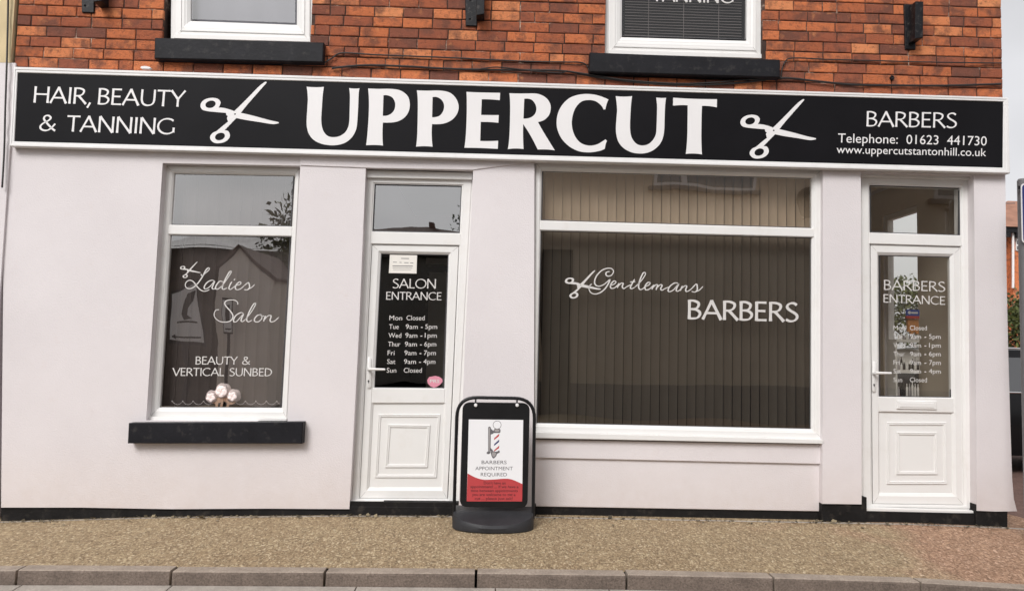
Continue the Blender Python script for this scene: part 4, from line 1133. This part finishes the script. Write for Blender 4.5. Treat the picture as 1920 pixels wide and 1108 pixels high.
# car
CYc = 2.7; cz = zz + .03
cx0 = W((1893, 800), CYc).x - 1.22
car = thing('parked_car', (cx0 + 2.05, CYc + .85, cz), 'black hatchback car parked in the side street behind the shop corner', 'car')
def car_section(x):                            # half profile heights along the length
    return None
roofp = catmull([(0.02, .62), (.05, .86), (.22, 1.12), (.55, 1.36), (1.1, 1.43), (1.8, 1.42), (2.3, 1.33), (2.9, 1.02), (3.05, .96), (3.6, .90), (3.98, .74), (4.08, .55)], 4)
beltz = lambda x: .93 - .02*x/4
mb = MB()
def hwid(x, z):
    e = .86 - .10*max(0, (abs(x-2.05)-1.3)/.75)**2
    if z > .9: e -= (z-.9)*.38
    if z < .35: e -= (.35-z)*.25
    return e
secs = []
for x, zt in roofp:
    zlist = [.20, .35, .6, min(.9, zt*.96)] + ([.9 + (zt-.9)*k for k in (.35, .7, .93)] if zt > .95 else [zt*.97, zt*.98, zt*.99])
    col = [(cx0 + x, CYc + .85 - hwid(x, z), cz + z) for z in zlist] + [(cx0 + x, CYc + .85 - hwid(x, zlist[-1])*.75, cz + zt), (cx0 + x, CYc + .85, cz + zt + .012)]
    col += [(a, 2*(CYc + .85) - b, d) for a, b, d in col[-2::-1]]
    secs.append(col)
m = len(secs[0]); V = [p for s_ in secs for p in s_]
F = [(i*m+j, (i+1)*m+j, (i+1)*m+j+1, i*m+j+1) for i in range(len(secs)-1) for j in range(m-1)]
F += [tuple(range(m)), tuple(range(len(V)-1, len(V)-m-1, -1))]
mb.idx(V, F); mb.build('body', MT['carpaint'], car, smooth=True)
for sgn in (-1, 1):
    for xa, xb in ((.62, 1.55), (1.62, 2.55)):
        mb = MB(); P = []
        def pt(x, z): return (cx0 + x, CYc + .85 + sgn*(hwid(x, z) + .006), cz + z)
        zt = lambda x: min(1.31, interp([(0, .9), (.22, 1.04), (.62, 1.27), (1.1, 1.33), (2.0, 1.31), (2.4, 1.18), (2.9, .97)], x))
        n_ = 6
        for i in range(n_):
            x0, x1 = xa + (xb-xa)*i/n_, xa + (xb-xa)*(i+1)/n_
            mb.face([pt(x0, .93), pt(x1, .93), pt(x1, max(.94, zt(x1))), pt(x0, max(.94, zt(x0)))])
        mb.build('side_window', MT['carglass'], car)
    mb = MB(); mb.tube([(cx0 + x, CYc + .85 + sgn*(hwid(x, .915) + .006), cz + .915) for x in (.55, 1.2, 2.0, 2.7)], .012, 6); mb.build('chrome_strip', MT['chrome'], car)
    mb = MB(); mb.tube([(cx0 + x, CYc + .85 + sgn*(hwid(x, z) - .02), cz + z + .035) for x, z in ((.3, 1.14), (.6, 1.33), (1.1, 1.385), (1.8, 1.375), (2.3, 1.29))], .012, 6); mb.build('roof_rail', MT['chrome'], car)
    for x in (.75, 3.25):
        wy = CYc + .85 + sgn*.80
        mb = MB(); mb.lathe([(.19, -.10), (.29, -.10), (.315, -.07), (.315, .07), (.29, .10), (.19, .10)], (cx0 + x, wy, cz + .30), 24, 'y'); wh = mb.build('wheel', MT['tyre'], car, smooth=True)
        mb = MB(); mb.lathe([(.0001, sgn*.085), (.05, sgn*.085), (.17, sgn*.07), (.195, sgn*.09)], (cx0 + x, wy, cz + .30), 20, 'y'); mb.build('rim', MT['chrome'], wh, smooth=True)
    mb = MB(); mb.box((cx0 + .0, CYc + .85 + sgn*.62 - .09, cz + .68), (cx0 + .06, CYc + .85 + sgn*.62 + .09, cz + .86)); mb.build('tail_lamp', MT['lens'], car)
# foliage
def foliage(mb, c0, rad, n, size, seed):
    rg = random.Random(seed)
    cl = [(Vector((rg.gauss(0, .45), rg.gauss(0, .45), rg.gauss(0, .45))), rg.uniform(.28, .5)) for _ in range(14)]
    for _ in range(n):
        o, r_ = rg.choice(cl)
        d = Vector((rg.gauss(0, 1), rg.gauss(0, 1), rg.gauss(0, 1))).normalized() * r_ * rg.uniform(.5, 1.1)
        p = o + d; p = Vector(c0) + Vector((p.x*rad[0], p.y*rad[1], p.z*rad[2]))
        u = Vector((rg.gauss(0, 1), rg.gauss(0, 1), rg.gauss(0, 1))).normalized(); v = u.cross(Vector((rg.gauss(0, 1), rg.gauss(0, 1), rg.gauss(0, 1)))).normalized()
        s_ = size*rg.uniform(.6, 1.3)
        mb.face([p - u*s_, p + v*s_*.5, p + u*s_, p - v*s_*.5], 0, rg.random() + .001)
def tree(loc, h, rad, n, size, seed, name, label, cat, group=None):
    t = thing(name, loc, label, cat, group)
    mb = MB(); L0 = Vector(loc)
    mb.tube([L0, L0 + Vector((.05, .02, h*.35)), L0 + Vector((0, .05, h*.8))], [h*.035, h*.026, h*.008], 8)
    for k in range(5):
        a = k*1.3; mb.tube([L0 + Vector((.03, .02, h*(.3 + .08*k))), L0 + Vector((math.cos(a)*rad[0]*.5, math.sin(a)*rad[1]*.5, h*(.45 + .09*k)))], [h*.014, h*.004], 6)
    mb.build('trunk', MT['bark'], t)
    mb = MB(); foliage(mb, L0 + Vector((0, 0, h*.62)), rad, n, size, seed); mb.build('crown', MT['leaf'], t)
    return t
hz = zz + .05
q = W((1905, 600), 9.0)
tree((q.x + .6, 9.0, hz), 2.6, (1.3, 1.0, 1.25), 11000, .05, 3, 'bush', 'dense green bush behind the parked car, in front of the brick house', 'bush')
tree((q.x - 1.5, 9.6, hz), 2.9, (1.1, .9, 1.35), 5200, .045, 9, 'bush', 'taller green bush seen through the clear pane of the barbers door', 'bush')
# far brick house
HY = 26.0
hb0 = W((1880, 560), HY); hb1 = W((1990, 560), HY)
ez = W((1895, 428), HY).z
bh = thing('brick_house', (hb0.x + 4, HY, hz), 'orange brick house with tiled hipped roof far off behind the bush', 'house')
mb = MB(); x0 = W((1884, 500), HY).x; xm = W((1899, 500), HY).x
rg = random.Random(5)
mb.box((x0 - .3, HY + .5, hz), (xm, HY + 3.4, ez - .05)); mb.box((xm, HY, hz), (xm + 8, HY + 3.5, ez))
mb.rnd = [.86]*len(mb.f)
mb.build('wall', MT['brick'], bh)
pk = W((1925, 384), HY).z
mb = MB(); mb.idx([(x0 - .7, HY - .4, ez), (xm + 8.4, HY - .4, ez), (xm + 8.4, HY + 3.9, ez), (x0 - .7, HY + 3.9, ez), (xm + 1.0, HY + 1.7, pk + .5), (xm + 5, HY + 1.8, pk + .5)], [(0, 1, 5, 4), (1, 2, 5), (2, 3, 4, 5), (3, 0, 4)])
mb.build('roof', mat('red_roof_tiles', (.30, .15, .10), .8, .2, 3), bh)
mb = MB()
mb.box((x0 - .6, HY - .3, ez - .22), (xm + 8.3, HY - .06, ez - .01))
for k in range(24): mb.box((x0 - .5 + k*.42, HY - .28, ez - .42), (x0 - .3 + k*.42, HY - .02, ez - .225))
mb.build('eaves', MT['iron'], bh)
for (a, b, y0, y1, Yw) in ((1889, 1897, 476, 494, HY + .49), (1889, 1896.5, 520, 548, HY + .49), (1904, 1912, 440, 470, HY - .01)):
    p0, p1 = W((a, y1), Yw), W((b, y0), Yw)
    mb = MB(); mb.box((p0.x, Yw - .05, p0.z), (p1.x, Yw + .02, p1.z)); wn = mb.build('window', MT['upvc'], bh)
    mb = MB()
    for k in range(3):
        z0 = p0.z + (p1.z-p0.z)*(k/3 + .05); z1 = p0.z + (p1.z-p0.z)*((k+1)/3 - .05); mb.box((p0.x + .03, Yw - .06, z0), (p1.x - .03, Yw - .052, z1))
    mb.build('pane', MT['carglass'], wn)
mb = MB(); p = W((1894, 372), HY); mb.tube([(p.x, HY + 1, ez - .5), (p.x, HY + 1, p.z)], .03, 6); mb.tube([(p.x - .5, HY + 1, p.z - .05), (p.x + .9, HY + 1, p.z - .0)], .02, 6); mb.build('aerial', MT['greypole'], bh)
mb = MB(); p0 = W((1899.5, 540), HY - .1); p1 = W((1899.5, 432), HY - .1); mb.tube([p0, p1], .05, 8); mb.build('drainpipe', MT['upvc'], bh)

# ------------------------------------------------------------------ across the street (seen in the glass)
OY = -9.2
def mp(p): return mirror(p, OY)
ch = thing('cream_house', mp((1400, 700)), 'cream rendered house across the road, reflected in the barbers window', 'house')
e0 = mp((985, 600)).x; e1 = mp((2050, 600)).x; fz = FZ
mb = MB(); mb.box((e0, OY - 7, fz - .2), (e1, OY, 6.2)); mb.build('wall', MT['cream'], ch)
mb = MB(); mb.idx([(e0 - .3, OY + .35, 6.15), (e1 + .3, OY + .35, 6.15), (e1 + .3, OY - 3.5, 8.2), (e0 - .3, OY - 3.5, 8.2), (e0 - .3, OY - 7.3, 6.15), (e1 + .3, OY - 7.3, 6.15)], [(0, 1, 2, 3), (3, 2, 5, 4), (0, 4, 5, 1), (1, 5, 2), (0, 3, 4)]); mb.build('roof', MT['tile'], ch)
mb = MB(); mb.box((e0 + .1, OY + .002, fz), (e1 - .1, OY + .03, mp((1300, 722)).z)); mb.build('plinth', MT['greypole'], ch)
mb = MB(); a = mp((1013, 735)); b = mp((1078, 470)); mb.box((a.x, OY + .001, FZ), (b.x, OY + .035, b.z))
for k in range(5): mb.box((a.x + .02 + k*(b.x-a.x)/5, OY + .034, FZ + .05), (a.x - .02 + (k+1)*(b.x-a.x)/5, OY + .042, b.z - .06))
mb.build('garage_door', mat('dark_stained_timber', (.03, .022, .022), .6, .2, 4), ch)
def opp_window(px, py0, py1, parent, split=.36):
    a, b = mp((px[0], py1)), mp((px[1], py0))
    mb = MB(); mb.box((a.x, OY - .1, a.z), (b.x, OY + .02, b.z)); wn = mb.build('window', MT['upvc'], parent)
    mb = MB(); xs_ = a.x + (b.x-a.x)*split
    for x0, x1 in ((a.x + .07, xs_ - .05), (xs_ + .05, b.x - .07)): mb.box((x0, OY + .021, a.z + .09), (x1, OY + .026, b.z - .09))
    mb.build('pane', MT['carglass'], wn)
    mb = MB(); mb.box((a.x - .12, OY, a.z - .09), (b.x + .12, OY + .12, a.z - .001)); mb.build('sill', MT['greypole'], wn)
opp_window((1228, 1415), 258, 350, ch)
opp_window((1765, 1920), 268, 372, ch)
q = mp((1518, 380))
dish = thing('satellite_dish', (q.x, OY, q.z), 'dark satellite dish bolted to the cream house across the road', 'satellite dish')
mb = MB(); mb.lathe([(.0001, .30), (.12, .285), (.22, .24), (.29, .17), (.295, .175), (.22, .25), (.12, .295), (.0001, .31)], (q.x, OY + .1, q.z), 20, 'y'); mb.build('reflector', MT['iron'], dish, smooth=True)
mb = MB(); mb.tube([(q.x, OY, q.z - .25), (q.x, OY + .2, q.z - .2), (q.x, OY + .3, q.z)], .02, 6); mb.tube([(q.x - .02, OY + .3, q.z - .25), (q.x - .25, OY + .62, q.z - .1)], .014, 6); mb.build('arm', MT['iron'], dish)
# white gabled outbuilding and its signs, left
wh = thing('white_outbuilding', mp((430, 720)), 'white painted gabled outbuilding across the road, reflected in the ladies salon window', 'building')
mb = MB(); gx0, gx1 = mp((392, 700)).x, mp((500, 700)).x; ga = mp((440, 462)).z; gm = mp((400, 530)).z; gxm = mp((432, 470)).x
mb.prism([(gx0, fz), (gx1, fz), (gx1, gm), (gxm, ga), (gx0, gm + .3)], OY, OY - 3); mb.build('wall', MT['whitewash'], wh)
mb = MB()
for sx, zs_ in ((gx0 - .06, gm + .28), (gx1 + .06, gm - .02)):
    mb.idx([(sx, OY + .05, zs_), (gxm, OY + .05, ga + .02), (gxm, OY - 3.1, ga + .02), (sx, OY - 3.1, zs_), (sx, OY + .05, zs_ + .07), (gxm, OY + .05, ga + .09), (gxm, OY - 3.1, ga + .09), (sx, OY - 3.1, zs_ + .07)], [(0, 1, 2, 3), (4, 7, 6, 5), (0, 4, 5, 1), (3, 2, 6, 7), (0, 3, 7, 4)])
mb.build('roof', MT['tile'], wh)
bd = -15.0
rh = thing('brown_terrace', mirror((430, 700), bd), 'dark brown brick terrace standing behind the white outbuilding across the road', 'building')
x0_, x1_ = mirror((250, 600), bd).x, mirror((590, 600), bd).x; ezz = mirror((400, 462), bd).z; rzz = mirror((400, 408), bd).z
mb = MB(); mb.box((x0_, bd - 6, -.5), (x1_, bd, ezz)); mb.build('wall', MT['bark'], rh)
mb = MB(); xa_ = mirror((420, 408), bd).x
mb.idx([(x0_ - .2, bd + .3, ezz - .1), (x1_ + .2, bd + .3, ezz - .1), (x1_ + .2, bd - 6.3, ezz - .1), (x0_ - .2, bd - 6.3, ezz - .1), (xa_, bd - 3, rzz + .2), (x1_ - .6, bd - 3, rzz + .1)], [(0, 1, 5, 4), (1, 2, 5), (2, 3, 4, 5), (3, 0, 4)]); mb.build('roof', MT['slate'], rh)
def signboard(px, label, emblem):
    q = [mirror(p, OY + .3) for p in px]
    c0 = sum(q, Vector())/4
    t = thing('signboard', c0, label, 'sign', 'signboards across the road')
    mb = MB(); mb.prism([(v.x, v.z) for v in q], OY + .26, OY + .30); mb.build('board', MT['blackpaint'], t)
    mb = MB(); s_ = [c0 + (v - c0)*.90 for v in q]; mb.prism([(v.x, v.z) for v in s_], OY + .301, OY + .306); mb.build('face', MT['poster'], t)
    mb = MB()
    for P in emblem:
        mb.prism([(mirror(p, OY + .31).x, mirror(p, OY + .31).z) for p in P], OY + .3065, OY + .311)
    mb.build('emblem', MT['blackpaint'], t)
    mb = MB(); mb.tube([(c0.x, OY + .24, fz), (c0.x, OY + .24, max(v.z for v in q))], .04, 8); mb.build('post', MT['iron'], t)
signboard([(318, 540), (372, 520), (372, 652), (314, 648)], 'large signboard with a dark figure and arrow across the road', [[(352, 545), (376 - 8, 540), (362, 560), (352, 575), (348, 590), (356, 598), (340, 604), (336, 590), (342, 570)], [(330, 606), (362, 604), (362, 608), (330, 610)], [(320, 636), (328, 631), (328, 634.5), (364, 635.5), (364, 638.5), (328, 637.5), (328, 641)]])
signboard([(409, 553), (427, 553), (426, 623), (407, 623)], 'small upright signboard with a dark emblem across the road', [[(415, 565), (422, 565), (421, 595), (413, 597)], [(411, 612), (423, 612), (423, 615), (411, 615)]])
for k, (px, pytop, d, r_, lab) in enumerate(((552, 352, -14, 1.15, 'bushy tree rising beside the white outbuilding across the road'), (610, 395, -17, 1.3, 'lower bushy tree right of the outbuilding across the road'),
        (905, 405, -26, 1.6, 'distant round tree in the gap beside the cream house across the road'))):
    q = mirror((px, pytop), d); h_ = (q.z + .4)/1.06
    tree((q.x, d, -.4), h_, (r_, r_*.8, h_*.40), 4200, .085, 20 + k, 'tree', lab, 'tree')
q = mirror((810, 430), -30.0)
th = thing('terraced_house', (q.x, -30, -.4), 'distant dark roofed house seen in the gap across the road', 'house')
rz = mirror((800, 415), -30.0).z
mb = MB(); mb.box((q.x - 3, -36, -.4), (q.x + 4, -30, rz - 1.6)); mb.build('wall', MT['whitewash'], th)
mb = MB(); mb.idx([(q.x - 3.3, -29.7, rz - 1.7), (q.x + 4.3, -29.7, rz - 1.7), (q.x + 4.3, -33, rz), (q.x - 3.3, -33, rz), (q.x + 4.3, -36.3, rz - 1.7), (q.x - 3.3, -36.3, rz - 1.7)], [(0, 1, 2, 3), (3, 2, 4, 5), (0, 5, 4, 1), (1, 4, 2), (0, 3, 5)]); rf = mb.build('roof', MT['tile'], th)
mb = MB(); mb.box((q.x - .35, -33.2, rz - .3), (q.x - .1, -32.9, rz + .3)); mb.build('chimney', MT['paver'], rf)

# ------------------------------------------------------------------ grit and dead leaves along the foot of the wall
mb = MB(); rg = random.Random(11)
for _ in range(900):
    px = rg.uniform(-40, 1890)
    if 848 < px < 1005: continue
    p = W((px, 970), 0); y = -abs(rg.gauss(0, .035)) - .004
    if rg.random() < .1: y -= rg.uniform(0, .2)
    z = gz(p.x, y) + .004; s_ = rg.uniform(.004, .014)*(2 if rg.random() < .10 else 1)*(1.5 if 1535 < px < 1610 or 330 < px < 490 else 1)
    a = rg.uniform(0, 6.28); u = Vector((math.cos(a), math.sin(a), rg.uniform(-.1, .5)))*s_; v = Vector((-math.sin(a), math.cos(a), rg.uniform(0, .6)))*s_*.6
    o = Vector((p.x, y, z + s_*.3)); mb.face([o - u, o - v, o + u, o + v], 0, rg.random()**1.5 + .001)
tag(mb.build('leaf_litter', MT['weed']), 'dry grit and dead leaves along the foot of the shop wall', 'debris', kind='stuff')
